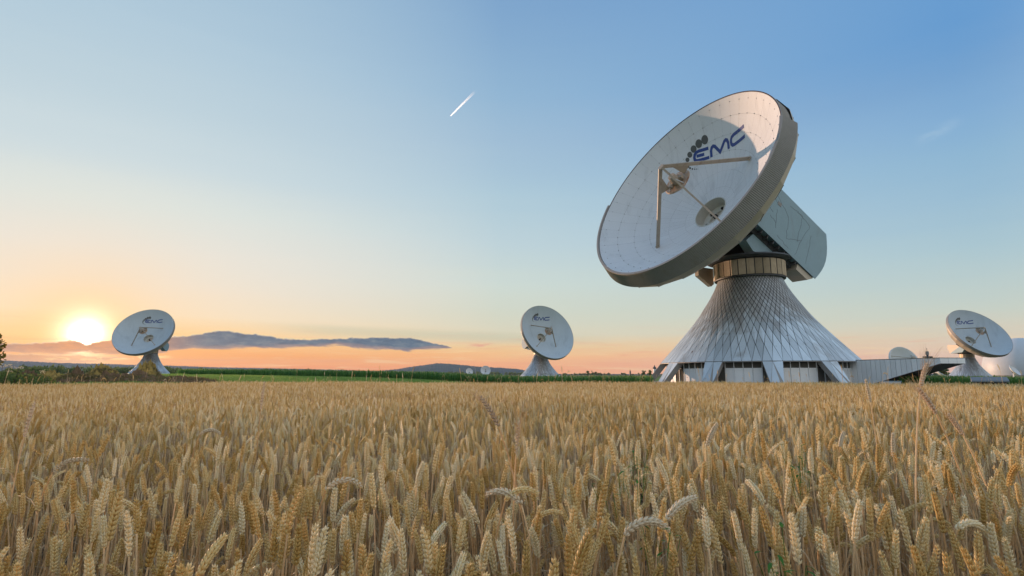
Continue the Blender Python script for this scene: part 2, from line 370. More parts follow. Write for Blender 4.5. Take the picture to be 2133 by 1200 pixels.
def mat_ground():
    m, T, b, o = new_mat('ground_soil_grass')
    g = geopos(T)
    n1 = T.noise(g, 0.25, 6, 0.6); n2 = T.noise(g, 3.0, 6, 0.65); n3 = T.noise(g, 0.012, 4, 0.6)
    soil = T.ramp(n2, [(0.3, (0.045, 0.032, 0.02)), (0.7, (0.12, 0.085, 0.055))])
    grass = T.ramp(n2, [(0.25, (0.07, 0.13, 0.03)), (0.75, (0.15, 0.24, 0.06))])
    fld = T.ramp(n3, [(0.35, (0.05, 0.085, 0.02)), (0.5, (0.09, 0.10, 0.03)), (0.62, (0.22, 0.17, 0.07))])
    L = T.node('ShaderNodeVectorMath', operation='LENGTH'); T.link(g, L.inputs[0]); d = L.outputs['Value']
    c = T.mix(T.step(d, 29.5, 31.0), soil, grass)
    c = T.mix(T.step(d, 150, 400), c, fld)
    q = T.node('ShaderNodeVectorMath', operation='DISTANCE'); T.link(g, q.inputs[0]); q.inputs[1].default_value = (36.2, 76.0, 0.0)
    c = T.mix(T.step(T.m('ADD', q.outputs['Value'], T.m('MULTIPLY', n1, 4.0)), 34.0, 30.0), c, T.ramp(n2, [(0.3, (0.16, 0.145, 0.12)), (0.7, (0.30, 0.28, 0.24))]))   # unseen grey gravel, added to cut green bounce onto the big dish
    T.link(c, b.inputs['Base Color']); b.inputs['Roughness'].default_value = 0.95; b.inputs['Specular IOR Level'].default_value = 0.15
    bump(T, b, n2, 0.8, 0.05)
    return m
def make_ground():
    rs = [0.0] + list(np.geomspace(1.5, 6300, 86)); na = 240
    V = [(0, 0, 0)]; F = []
    for r in rs[1:]:
        for k in range(na):
            t = 2 * pi * k / na; x, y = r * sin(t), r * cos(t); V.append((x, y, gz(x, y)))
    for k in range(na): F.append((0, 1 + (k + 1) % na, 1 + k))
    for i in range(len(rs) - 2):
        for k in range(na):
            a = 1 + i * na + k; b_ = 1 + i * na + (k + 1) % na; F.append((a, b_, b_ + na, a + na))
    link('ground', mesh('ground', V, F, mat_ground(), True), kind='structure')
make_ground()

# ------------------------------------------------------------------ hills (forested ridges on the horizon)
def mat_forest(name, a, b_):
    m, T, b, o = new_mat(name)
    g = geopos(T); n2 = T.noise(g, 0.02, 8, 0.7); n1 = T.noise(g, 0.0025, 4, 0.6)
    c = T.mix(T.step(n2, 0.35, 0.65), a, b_); c = T.mix(T.m('MULTIPLY', T.step(n1, 0.55, 0.62), 0.4), c, (0.10, 0.12, 0.04))
    T.link(c, b.inputs['Base Color']); b.inputs['Roughness'].default_value = 0.95; b.inputs['Specular IOR Level'].default_value = 0.1
    return m
M_FOREST = mat_forest('haze_tinted_forest', (0.018, 0.050, 0.060), (0.035, 0.080, 0.088))  # distance haze painted in as a blue-green tint of the forest
def ridge(name, tab, dist, depth, jag, seed, foot=0.0):
    a0, a1 = tab[0][0], tab[-1][0]; n = int((a1 - a0) / 0.05)
    prof = [(0.0, 0.0), (0.25, 0.45), (0.5, 0.8), (0.72, 0.97), (0.80, 1.0), (1.1, 0.85), (1.8, 0.0)]
    V = []; F = []
    for i in range(n + 1):
        a = a0 + (a1 - a0) * i / n
        e = lerp_tab(a, tab)
        H = max(2.0, dist * tan(radians(e)) + CAM_H)
        for j, (t, h) in enumerate(prof):
            d = dist + (t - 0.8) * depth
            zz = H * h
            if 0 < j < 6: zz += jag * (noise.noise(Vector((a * 9.0, t * 14, seed))) + 0.6 * noise.noise(Vector((a * 31.0, t * 30, seed + 4)))) * (0.3 + h)
            V.append((d * sin(radians(a)), d * cos(radians(a)), max(zz, -1.0) if j not in (0, 6) else -2.0))
    m = len(prof)
    for i in range(n):
        for j in range(m - 1): F.append((i * m + j, (i + 1) * m + j, (i + 1) * m + j + 1, i * m + j + 1))
    return link(name, mesh(name, V, F, M_FOREST), kind='structure')
HILL1 = [(-75, 0.8), (-52.4, 0.86), (-48.3, 1.0), (-43.3, 1.10), (-41.7, 1.05), (-39.9, 0.96), (-37.5, 0.93), (-34.1, 0.85), (-31.2, 0.79), (-28.6, 0.70), (-22.4, 0.60), (-17.9, 0.50), (-13.2, 0.34), (-8, 0.2), (0, 0.1)]
HILL2 = [(-17, 0.05), (-13.5, 0.42), (-12.1, 0.56), (-10.8, 0.78), (-9.4, 0.98), (-7.9, 1.19), (-6.9, 1.17), (-5.4, 1.05), (-4, 0.9), (-2.9, 0.80), (-1.2, 0.74), (0.7, 0.60), (1.7, 0.40), (3.5, 0.2), (5.5, 0.05)]
HILL3 = [(-2, 0.0), (4, 0.08), (10, 0.07), (20, 0.06), (32, 0.09), (43, 0.06), (60, 0.1), (75, 0.05)]
ridge('hills', HILL1, 5200, 900, 4.0, 1.0)
ridge('hills', HILL2, 3900, 800, 4.0, 9.0)
ridge('hills', HILL3, 3000, 300, 2.5, 17.0)

# ------------------------------------------------------------------ antennas
LOGO = dict(
    E=[[(-1.40, 10.90), (-3.15, 10.90), (-3.62, 10.78), (-3.92, 10.50), (-4.02, 10.10), (-3.98, 9.80), (-3.75, 9.64), (-3.40, 9.60), (-1.40, 9.60)], [(-3.62, 10.25), (-2.25, 10.25)]],
    M=[[(-1.00, 9.50), (-0.98, 10.40), (-0.80, 10.78), (-0.50, 10.92), (-0.22, 10.80), (0.68, 9.72), (1.62, 10.80), (1.92, 10.92), (2.20, 10.78), (2.36, 10.40), (2.38, 9.50)]],
    C=[[(5.85, 10.90), (3.70, 10.90), (3.20, 10.78), (2.98, 10.48), (2.94, 10.20), (3.00, 9.88), (3.22, 9.66), (3.60, 9.60), (5.85, 9.60)]])
DOTS = [(-1.83, 12.15, 0.62), (-2.97, 11.88, 0.60), (-3.98, 11.34, 0.52), (-4.74, 10.66, 0.43), (-5.22, 10.00, 0.34), (-5.32, 9.44, 0.26), (-5.18, 8.98, 0.21), (-4.88, 8.70, 0.17), (-4.50, 8.52, 0.14), (-4.10, 8.42, 0.11), (-3.74, 8.38, 0.09)]
RING = [2.62, 4.4, 6.9, 9.6, 11.7, 13.8, 15.97]
R_D, DEP = 16.0, 7.7
def bowl(r): return -DEP + DEP * (r / R_D) ** 2

def add_pv(me, vals=None):
    a = me.attributes.new('pv', 'FLOAT', 'FACE')
    a.data.foreach_set('value', vals if vals is not None else [random.random() for _ in me.polygons])

def facet(pts, n, th):
    """thin raised plate from 3-4 corner points; n outward"""
    k = len(pts)
    V = [p + n * th for p in pts] + [p - n * 0.03 for p in pts]
    F = [tuple(range(k))] + [(i, k + i, k + (i + 1) % k, (i + 1) % k) for i in range(k)]
    return V, F

def antenna(base, C, az, el, prof, zring, z_cone, collar, big, label, leg_off=8.3, tilt_back=14.0, leg_prof=None, armlen=25.3, armv=(-1.5, 6.7)):
    az, el = radians(az), radians(el)
    root = empty('dish_antenna', base, label=label, cat='dish antenna', group='large satellite dish antennas in the fields')
    B = Vector(base); C = Vector(C) - B
    n = Vector((sin(az) * cos(el), -cos(az) * cos(el), sin(el))); u = Vector((cos(az), sin(az), 0)); v = n.cross(u)
    def L(a, b, h): return C + u * a + v * b + n * h
    DM = Matrix((( u.x, v.x, n.x, C.x), (u.y, v.y, n.y, C.y), (u.z, v.z, n.z, C.z), (0, 0, 0, 1)))
    face = atan2(-B.y, -B.x)                       # azimuth from the pedestal towards the camera
    # ---------------- reflector
    NS = 96 if big else 64
    mb = MB()
    off = -0.05 if big else 0.0
    mb.revolve([(2.6 + (R_D - 0.03 - 2.6) * i / 16, bowl(2.6 + (R_D - 0.03 - 2.6) * i / 16) + off) for i in range(17)], NS)
    refl = mb.obj('reflector', (M_SEAMS if big else M_REFL2), root, DM, smooth=True)
    if big:
        for ri in range(6):
            r0, r1 = RING[ri] + 0.007, RING[ri + 1] - 0.007; V = []; F = []; na, nr = 4, 4
            wa = radians(7.5)
            for i in range(nr + 1):
                r = r0 + (r1 - r0) * i / nr; g = 0.006 / r
                for k in range(na + 1):
                    t = -wa / 2 + g + (wa - 2 * g) * k / na; V.append((r * cos(t), r * sin(t), bowl(r)))
            F = [(i * (na + 1) + k, (i + 1) * (na + 1) + k, (i + 1) * (na + 1) + k + 1, i * (na + 1) + k + 1) for i in range(nr) for k in range(na)]
            pm = mesh('reflector_panel', V, F, M_REFL, True)
            for k in range(48):
                M_ = Matrix.Rotation(wa * (k + 0.5), 4, 'Z') @ Matrix.Translation((0, 0, random.uniform(-0.006, 0.006)))
                o = link('reflector_panel', pm, refl, M_)
        # panel clips along the seams
        mb = MB()
        for ri, s in ((5, 0.11), (4, 0.075), (3, 0.05)):
            for k in range(48):
                t = radians(7.5) * k; r = RING[ri]
                M_ = Matrix.Rotation(t, 3, 'Z'); mb.box((r * cos(t), r * sin(t), bowl(r) + 0.03), (s * 1.3, s * 1.3, 0.05), M_)
        for k in range(48):
            t = radians(7.5) * k; r = 15.35; M_ = Matrix.Rotation(t, 3, 'Z'); mb.box((r * cos(t), r * sin(t), bowl(r) + 0.03), (0.1, 0.1, 0.05), M_)
        mb.obj('panel_clips', M_CLIP, refl, kind='stuff')
    # logo: letters and dots following the bowl
    def onb(a, b, e=0.03): r = hypot(a, b); return Vector((a, b, bowl(r) + e))
    for ch, strokes in LOGO.items():
        mb = MB()
        for st in strokes:
            w = 0.225; pts = []
            for p, q in zip(st, st[1:]):
                m_ = max(1, int(hypot(q[0] - p[0], q[1] - p[1]) / 0.35))
                pts += [(p[0] + (q[0] - p[0]) * i / m_, p[1] + (q[1] - p[1]) * i / m_) for i in range(m_)]
            pts.append(st[-1]); V = []
            for i, p in enumerate(pts):
                a = pts[max(i - 1, 0)]; c = pts[min(i + 1, len(pts) - 1)]
                d1 = Vector((p[0] - a[0], p[1] - a[1])); d2 = Vector((c[0] - p[0], c[1] - p[1]))
                d1 = d1.normalized() if d1.length > 1e-6 else d2.normalized(); d2 = d2.normalized() if d2.length > 1e-6 else d1
                d = (d1 + d2).normalized(); nn = Vector((-d.y, d.x)); k = w / max(0.5, nn.dot(Vector((-d1.y, d1.x))))
                V += [onb(p[0] + nn.x * k, p[1] + nn.y * k), onb(p[0] - nn.x * k, p[1] - nn.y * k)]
            mb.add(V, [(2 * i, 2 * i + 1, 2 * i + 3, 2 * i + 2) for i in range(len(pts) - 1)])
        mb.obj('logo_letter', M_BLUE, refl, kind=None, label='blue letter %s of the lettering' % ch if big else None)
    for (a, b, r) in DOTS:
        mb = MB(); V = [onb(a, b)] + [onb(a + r * cos(2 * pi * k / 16), b + r * sin(2 * pi * k / 16)) for k in range(16)]
        mb.add(V, [(0, 1 + k, 1 + (k + 1) % 16) for k in range(16)])
        mb.obj('logo_dot', M_DOT, refl)
    # ---------------- hub
    mb = MB(); z0 = bowl(2.6)
    mb.revolve([(2.6, z0 + off), (2.6, z0 + 0.1), (2.72, z0 + 0.1), (2.74, z0 + 0.02)], 40)
    mb.revolve([(2.6, z0 + 0.05), (2.5, z0 - 1.6), (1.7, z0 - 1.9), (1.65, z0 - 2.3), (0.0, z0 - 2.3)], 40)
    hub = mb.obj('feed_well', M_HUB, root, DM, smooth=False)
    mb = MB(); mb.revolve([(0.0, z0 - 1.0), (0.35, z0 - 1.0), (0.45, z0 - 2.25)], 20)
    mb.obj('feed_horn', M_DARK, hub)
    if big:
        mb = MB()
        for k in range(6):
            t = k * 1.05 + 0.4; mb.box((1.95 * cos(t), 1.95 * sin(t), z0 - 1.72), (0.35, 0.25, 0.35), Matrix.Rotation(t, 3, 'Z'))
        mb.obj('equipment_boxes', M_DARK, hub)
    # ---------------- skirt behind the rim
    k1, k2 = radians(176), radians(376)            # the lower half of the skirt stands further out
    def skirt_r(t, h0=False):
        t = t % (2 * pi)
        if t < k1 - 2 * pi + 2 * pi and t < radians(16): t += 2 * pi
        low = k1 < t < k2
        return low
    sl = 2.0 if big else 1.5
    mb = MB(); NF = 880 if big else 96
    V = []; F = []
    for k in range(NF):
        t = 2 * pi * k / NF; low = skirt_r(t) and big
        rib = (0.055 if k % 2 else 0.0) if big else 0.0
        rf, rb = (16.32, 16.95) if low else (16.10, 16.25)
        hf = 0.30 if low else 0.0
        for (r, h) in ((R_D, -0.02), (R_D, hf), (rf + 0.0, hf), (rf + 0.03, hf - 0.12), (rf + rib, hf - 0.14), (rb + rib, -sl), (rb - 0.25, -sl)):
            V.append((r * cos(t), r * sin(t), h))
    F = [(k * 7 + j, ((k + 1) % NF) * 7 + j, ((k + 1) % NF) * 7 + j + 1, k * 7 + j + 1) for k in range(NF) for j in range(6)]
    mb.add(V, F)
    sk = mb.obj('rim_skirt', M_SKIRT, root, DM)
    if big:                                        # a slim bright lip round the aperture
        mb = MB(); mb.revolve([(R_D + 0.02, 0.0), (R_D + 0.02, 0.06), (R_D + 0.10, 0.06), (R_D + 0.10, 0.0)], 128, a0=radians(16), a1=radians(176)); mb.obj('rim_lip', M_TRIM, sk)
    # ---------------- back structure
    mb = MB(); nb = 24
    rb = 16.7 if big else 16.0
    mb.revolve([(rb - 0.1, -sl + 0.05), (rb - 0.1, -sl - 0.05), (rb - 0.45, -sl - 1.35), (13.4, -5.7), (7.2, -9.2), (6.0, -9.4), (0.0, -9.6)], nb)
    bs = mb.obj('back_structure', M_BACK, root, DM)
    if big:
        mb = MB()
        for k in range(nb):
            t = 2 * pi * k / nb
            pa = Vector(((rb - 0.43) * cos(t), (rb - 0.43) * sin(t), -sl - 1.35)); pb = Vector((13.4 * cos(t), 13.4 * sin(t), -5.7)); pc = Vector((7.2 * cos(t), 7.2 * sin(t), -9.2))
            mb.beam(pa, pb, 0.1, 0.1, (cos(t), sin(t), 0.1)); mb.beam(pb, pc, 0.1, 0.1, (cos(t), sin(t), 0.1))
        mb.obj('back_ribs', M_SKIRT, bs, kind='stuff')
    # ---------------- quadripod and subreflector
    apex = 3.5; legs = [41, 135, -133, -44]
    qp = empty('quadripod', (0, 0, 0)); qp.parent = root; qp.matrix_local = DM
    for i, d in enumerate(legs):
        t = radians(d); r = 9.0; mb = MB()
        a = Vector((0.25 * cos(t), 0.25 * sin(t), apex)); b = Vector((r * cos(t), r * sin(t), bowl(r)))
        mb.beam(a, b, 0.26 if big else 0.3, 0.52 if big else 0.45, (-(b - a).z * cos(t), -(b - a).z * sin(t), hypot(b.x, b.y)))
        mb.box(b + Vector((0, 0, 0.1)), (0.7, 0.7, 0.12), Matrix.Rotation(t, 3, 'Z'))
        mb.obj('strut', M_STRUT, qp)
    mb = MB(); mb.box((0, 0, apex), (0.8, 0.8, 0.4), Matrix.Rotation(radians(45), 3, 'Z')); mb.obj('apex_block', M_STRUT, qp)
    rs = 2.15; mb = MB()
    mb.revolve([(0.0, -0.95), (0.7, -0.85), (1.4, -0.55), (rs, -0.05), (rs + 0.03, 0.1), (rs - 0.1, 0.18), (rs - 0.25, 0.12), (1.2, 0.0), (0.5, 0.05)], 48 if big else 24)
    sub = mb.obj('subreflector', M_SUB, root, DM, smooth=False)
    mb = MB(); mb.revolve([(0.0, 1.5), (0.55, 1.5), (0.6, 1.2), (0.75, 0.5), (0.8, 0.02)], 12)
    mb.box((0.9, 0.2, 0.45), (0.7, 0.5, 0.6)); mb.box((-0.5, -0.9, 0.4), (0.6, 0.7, 0.5)); mb.box((-0.3, 1.0, 0.35), (0.5, 0.4, 0.4))
    mb.obj('drive_housing', M_STRUT, sub)
    for d in legs:
        t = radians(d); mb = MB(); c_, s_ = cos(t), sin(t)
        # leg height at radius q
        lh = lambda q: apex + (bowl(9.0) - apex) * (q - 0.25) / 8.75
        f = lambda a, b, w: Vector((a * c_ - w * s_, a * s_ + w * c_, b))
        mb.prism([(1.0, lh(1.0) - 0.15), (2.9, lh(2.9) - 0.15), (1.45, 0.25)], f, -0.05, 0.05)
        mb.obj('bracket_plate', M_STRUT, sub)
        mb = MB(); mb.tube([f(0.5, 1.2, 0), f(1.7, 0.1, 0.5)], 0.07, 5); mb.obj('tie_rod', M_WHITE, sub)
    # ---------------- alidade (turning head)
    hn = Vector((-n.x, -n.y, 0)).normalized()      # backwards, horizontal
    zc = collar[1]
    o0 = C.dot(hn)                                 # back distances below are measured from the dish centre
    def A(bk, z, w): return Vector((C.x, C.y, 0)) + hn * bk + u * w + Vector((0, 0, z))
    CZ = C.z; zt = zc + 0.12
    al = MB()
    al.revolve([(0.0, zt + 0.55), (collar[2] + 0.75, zt + 0.55), (collar[2] + 0.95, zt + 0.3), (collar[2] + 0.2, zt), (0, zt)], 32)
    alid = al.obj('alidade', M_FRAME, root)
    cb = -(Vector((C.x, C.y, 0)).dot(hn))          # back distance of the pedestal axis
    es = 1.0 if big else 0.92
    ze = (C - n * tilt_back).z                     # elevation axis height
    mb = MB(); mb.prism([(cb - 3.0, zt + 0.5), (cb + 3.2, zt + 0.5), (cb + 2.6, ze + 1.2), (cb - 0.5, ze + 1.8), (cb - 2.4, ze)], lambda a, b, w: A(a, b, w), -3.2, 3.2)
    if not big:
        mb = MB(); mb.prism([(cb - 3.6, zt + 2.4), (cb - 2.6, zt + 0.4), (cb + 4.6, zt + 0.4), (cb + 6.0, zt + 3.6), (cb + 5.6, zt + 5.4), (cb - 1.0, zt + 5.0)], lambda a, b, w: A(a, b, w), -4.2, 4.2)
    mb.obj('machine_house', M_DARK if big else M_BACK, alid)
    for s in (-1, 1):
        mb = MB(); w0, w1 = (3.6, 5.0)
        pts = [(cb - 5.2, zt + 2.2), (cb - 3.8, zt + 0.75), (cb + 3.0, zt + 0.35), (cb + 3.6, zt + 0.55), (cb - 2.6, zt + 4.0)]
        pts = [(a, b) for a, b in pts]
        mb.prism(pts, lambda a, b, w: A(a, b, w), min(s * w0, s * w1), max(s * w0, s * w1))
        mb.obj('side_cheek', M_ARM, alid)
    # folded apron hanging below the head on the far side
    if big:
        mb = MB(); mb.prism([(cb - 4.9, zc - 1.3), (cb - 2.1, zc - 2.8), (cb - 1.5, zc - 2.4), (cb - 1.5, zc + 0.1), (cb - 4.9, zc + 0.1)], lambda a, b, w: A(a, b, w), -4.9, -4.2)
        mb.obj('apron', M_BACK, alid)
    # ---------------- counterweight arms behind the dish
    for s in ((-1, 1) if armlen else ()):
        w0, w1 = 3.6, 6.1
        f = lambda a, b, w: L(w, b, -a)
        a0 = 8.6 if big else 10.5; a1 = armlen; vlo, vhi = armv
        arc = [(a1 + 1.15 * sin(pi * i / 8), vlo + (vhi - vlo) * i / 8) for i in range(9)]
        poly = [(a0, vlo), ] + arc + [(a0, vhi)]
        mb = MB(); mb.prism(poly, f, min(s * w0, s * (w1 - 0.08)), max(s * w0, s * (w1 - 0.08)))
        arm = mb.obj('counterweight_arm', M_ARM, root)
        # outer cladding sheet stands proud, with a dark gallery under its lower edge
        mb = MB(); arc2 = [(a1 + 1.35 * sin(pi * i / 8) + 0.1, vlo - 0.18 + (vhi - vlo + 0.3) * i / 8) for i in range(9)]
        mb.prism([(a0 - 0.1, vlo - 0.18)] + arc2 + [(a0 - 0.1, vhi + 0.12)], f, min(s * (w1 - 0.05), s * (w1 + 0.05)), max(s * (w1 - 0.05), s * (w1 + 0.05)))
        mb.obj('cladding_sheet', M_ARM, arm)
        if big:
            mb = MB(); mb.prism([(a0, vlo - 0.9), (21.0, vlo - 0.9), (21.0, vlo - 0.01), (a0, vlo - 0.01)], f, min(s * (w0 + 0.1), s * (w0 + 1.5)), max(s * (w0 + 0.1), s * (w0 + 1.5)))
            mb.obj('gallery', M_FRAME, arm)
            mb = MB(); mb.prism([(21.2, vlo - 1.2), (a1 - 1.2, vlo - 1.2), (a1 - 0.1, vlo - 0.2), (21.2, vlo - 0.2)], f, min(s * (w0 - 0.1), s * (w1 - 0.2)), max(s * (w0 - 0.1), s * (w1 - 0.2)))
            mb.obj('ballast_box', M_BACK, arm)
            for q in np.linspace(a0 + 1, 20.5, 9):
                mb = MB(); mb.prism([(q, vlo - 0.75), (q + 0.15, vlo - 0.75), (q + 0.15, vlo - 0.2), (q, vlo - 0.2)], f, min(s * (w0 + 1.5), s * (w1 - 0.1)), max(s * (w0 + 1.5), s * (w1 - 0.1)))
                mb.obj('bracket', M_FRAME, arm)
            # wandering sealed seams on the sheet, seen on the real arm as dark hairlines
            rnd = random.Random(11); mb = MB()
            segs = [((10, 5.2), (14.2, 4.1)), ((11.4, 0.2), (12.6, 5.6)), ((12.6, 5.6), (16.5, 3.6)), ((16.5, 3.6), (17.2, 0.2)), ((17.2, 0.2), (20.4, 2.0)), ((20.4, 2.0), (21.4, 5.4)), ((21.4, 5.4), (18.0, 6.0)),
                    ((16.2, 5.6), (19.3, 5.9)), ((19.3, 5.9), (19.6, 1.2)), ((20.4, 2.0), (19.8, -1.0)), ((12.8, 1.4), (14.4, 1.0)), ((13.8, 3.2), (14.6, 0.2)), ((9.6, 3.0), (13.2, 2.2)), ((22.2, 4.2), (22.5, -0.8)), ((15.2, -0.6), (18.2, -1.0))]
            for (p, q) in segs:
                pp = []
                for i in range(7):
                    tt = i / 6; j = 0.12 if 0 < i < 6 else 0
                    pp.append((p[0] + (q[0] - p[0]) * tt + rnd.uniform(-j, j), p[1] + (q[1] - p[1]) * tt + rnd.uniform(-j, j)))
                for a_, b_ in zip(pp, pp[1:]):
                    mb.beam(f(a_[0], a_[1], s * (w1 + 0.055)), f(b_[0], b_[1], s * (w1 + 0.055)), 0.012, 0.05, n if abs((f(*b_, 0) - f(*a_, 0)).normalized().dot(n)) < 0.9 else v)
            mb.obj('sealed_seams', M_SEAL, arm, kind='stuff')
            mb = MB(); mb.prism([(13.6, 4.0), (14.4, 4.0), (14.4, 4.6), (13.6, 4.6)], f, min(s * (w1 + 0.05), s * (w1 + 0.09)), max(s * (w1 + 0.05), s * (w1 + 0.09))); mb.obj('hatch', M_SKIRT, arm)
    # ---------------- yoke tying dish back to the head
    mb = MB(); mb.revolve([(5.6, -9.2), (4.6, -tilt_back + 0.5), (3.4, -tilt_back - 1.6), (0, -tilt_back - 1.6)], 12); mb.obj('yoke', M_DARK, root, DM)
    # ---------------- collar
    zb, zt2, rc = collar
    mb = MB(); mb.revolve([(rc - 0.35, zb + 0.05), (rc - 0.12, zb + 0.05), (rc - 0.12, zt2), (rc - 0.3, zt2)], 48)
    mb.revolve([(rc - 0.3, zb - 0.18), (rc - 0.02, zb - 0.18), (rc - 0.02, zb - 0.02), (rc - 0.3, zb - 0.02)], 48)
    co = mb.obj('collar', M_FRAME, root)
    npn = 28; wa = 2 * pi / npn
    mb = MB(); V = []; nc = 10 if big else 2
    for z in (zb + 0.04, zt2 - 0.02):
        for k in range(nc * 2 + 1):
            t = -wa / 2 + 0.014 + (wa - 0.028) * k / (nc * 2); r = rc + (0.03 if k % 2 else 0.0); V.append((r * cos(t), r * sin(t), z))
    m_ = nc * 2 + 1; mb.add(V, [(k, k + 1, m_ + k + 1, m_ + k) for k in range(m_ - 1)])
    pm = mb.me('collar_panel', M_COLLAR)
    for k in range(npn): link('collar_panel', pm, co, Matrix.Rotation(face + wa * k + 0.05, 4, 'Z'))
    # ---------------- pedestal cone with diamond cladding
    rz = lambda z: lerp_tab(z, prof)
    Z = z_cone
    mb = MB(); mb.revolve([(rz(z) - 0.06, z) for z in Z], 72); mb.revolve([(rz(Z[0]) - 1.2, zring + 0.01), (rz(Z[0]) - 0.06, zring + 0.01)], 72)
    mb.revolve([(rz(Z[-1]) - 0.06, Z[-1]), (rz(Z[-1]) - 0.5, Z[-1] + 0.4)], 72)
    ped = mb.obj('pedestal', M_FRAME, root)
    NA = 72 if big else 60; da = 2 * pi / NA; a_off = face + radians(leg_off)
    def node(i, j): z = Z[i]; t = a_off + da * (j + 0.5 * (i % 2)); r = rz(z); return Vector((r * cos(t), r * sin(t), z))
    def shrink(P, g):
        c = sum(P, Vector()) / len(P); out = []
        for p in P:
            d = c - p; l = d.length; out.append(p + d * min(0.3, g / max(l, 0.01) * 1.6))
        return out
    big_parts = MB(); rest = MB(); nR = len(Z) - 1; th = 0.03
    def cell(i):
        """diamonds whose bottom node sits on row i (and half cells at both ends)"""
        out = []
        if i == -1: out.append(('tri_low', [node(0, 0), node(0, 1), node(1, 0)]))
        elif i == nR - 1: out.append(('tri_top', [node(i, 0), node(i + 1, 0 if i % 2 == 0 else 1), node(i + 1, -1 if i % 2 == 0 else 0)]))
        else:
            jl, jr = (-1, 0) if i % 2 == 0 else (0, 1)
            out.append(('dia', [node(i, 0), node(i + 1, jr), node(i + 2, 0), node(i + 1, jl)]))
        return out
    gapw = 0.038 if big else 0.06
    PARTROWS = 6 if big else -2
    for i in range(-1, nR):
        for kind_, P in cell(i):
            c = sum(P, Vector()) / len(P); t0 = atan2(c.y, c.x)
            nn = (P[1] - P[0]).cross(P[2] - P[0]).normalized()
            if nn.dot(Vector((c.x, c.y, 0))) < 0: nn = -nn
            P2 = shrink(P, gapw); V, F = facet(P2, nn, th)
            pm = None
            for k in range(NA):
                ang_ = da * k; t = t0 + ang_; rel = abs((t - face + pi) % (2 * pi) - pi)
                R_ = Matrix.Rotation(ang_, 4, 'Z')
                if i < PARTROWS and rel < radians(80):
                    if pm is None: pm = mesh('cladding_panel', V, F, M_CLAD)
                    # every plate sits a touch differently
                    J = Matrix.Translation(c) @ Euler((random.uniform(-.007, .007), random.uniform(-.007, .007), 0)).to_matrix().to_4x4() @ Matrix.Translation(-c)
                    link('cladding_panel', pm, ped, R_ @ J)
                else:
                    J = Matrix.Translation(c) @ Euler((random.uniform(-.007, .007), random.uniform(-.007, .007), 0)).to_matrix().to_4x4() @ Matrix.Translation(-c)
                    M_ = R_ @ J
                    rest.add([M_ @ p for p in V], F)
    me = rest.me('small_cladding_panels', M_CLAD); nf = len(rest.F)
    vals = []; r_ = random.Random(5)
    i = 0
    while i < nf:
        k = len(rest.F[i]); x = r_.random(); vals += [x] * (k + 1); i += k + 1
    add_pv(me, vals[:nf]); link('small_cladding_panels', me, ped, kind='stuff')
    # ---------------- legs and wall below the ring
    zr = zring; r0 = rz(Z[0]); rg = leg_prof[1]; zg = leg_prof[0]
    if big:
        nl = 12; half0 = radians(5.0); half1 = radians(2.7)
        for k in range(nl):
            tc = a_off + radians(30) * k
            mb = MB()
            def P(t, s, inn):      # s: 0 ring .. 1 ground
                r = r0 + (rg - r0) * s - inn; z = zr + (zg - zr) * s; return Vector((r * cos(tc + t), r * sin(tc + t), z))
            ins = 1.0
            a, b, c, d = P(-half0, 0, 0), P(half0, 0, 0), P(half1, 1, 0), P(-half1, 1, 0)
            a2, b2, c2, d2 = P(-half0, 0, ins), P(half0, 0, ins), P(half1, 1, ins), P(-half1, 1, ins)
            mb.add([a, b, c, d, a2, b2, c2, d2], [(0, 1, 2, 3), (4, 7, 6, 5), (0, 3, 7, 4), (1, 5, 6, 2), (3, 2, 6, 7), (0, 4, 5, 1)])
            leg = mb.obj('leg', M_CONC, ped)
            nn = ((b - a).cross(d - a)).normalized()
            if nn.dot(a) < 0: nn = -nn
            m0 = (a + b) / 2; m1 = (c + d) / 2
            for pts in ([a, m0, d], [m0, m1 * 0.5 + c * 0.5, d + (c - d) * 0.02], [m0, b, c]):
                V, F = facet(shrink(pts, gapw), nn, th); mb = MB(); mb.add(V, F); mb.obj('cladding_panel', M_CLAD, leg)
        # wall between the legs: 72 bays, a louvre band above a plain panel
        rw = r0 - 0.95; wa = radians(5)
        mb = MB(); mb.revolve([(rw - 0.12, zg), (rw - 0.12, zr + 0.005)], 72); wl = mb.obj('wall', M_FRAME, ped)
        ang2 = wa - 2 * 0.055 / rw; zs = zr - 0.78
        def bay(z0, z1, rr): 
            return [(rr, -rr * ang2 / 2, z0), (rr, rr * ang2 / 2, z0), (rr, rr * ang2 / 2, z1), (rr, -rr * ang2 / 2, z1)]
        V, F = facet([Vector(p) for p in bay(zg, zs - 0.04, rw)], Vector((1, 0, 0)), 0.02); pmw = mesh('wall_panel', V, F, M_WALL)
        mb = MB()
        for q in range(7):
            z = zs + 0.03 + q * 0.105; hw = rw * ang2 / 2
            mb.add([(rw + 0.05, -hw, z), (rw + 0.05, hw, z), (rw - 0.05, hw, z + 0.09), (rw - 0.05, -hw, z + 0.09)], [(0, 1, 2, 3)])
        pml = mb.me('louvre', M_LOUV)
        mb = MB()
        for q in range(22):
            z = zg + 0.05 + q * 0.105; hw = rw * ang2 / 2
            if z > zs - 0.1: break
            mb.add([(rw + 0.05, -hw, z), (rw + 0.05, hw, z), (rw - 0.05, hw, z + 0.09), (rw - 0.05, -hw, z + 0.09)], [(0, 1, 2, 3)])
        pmL = mb.me('louvre', M_LOUV)
        mb = MB(); mb.box((rw + 0.04, 0, (zg + zr) / 2), (0.12, 0.07, zr - zg - 0.01)); pmm = mb.me('mullion', M_WALL)
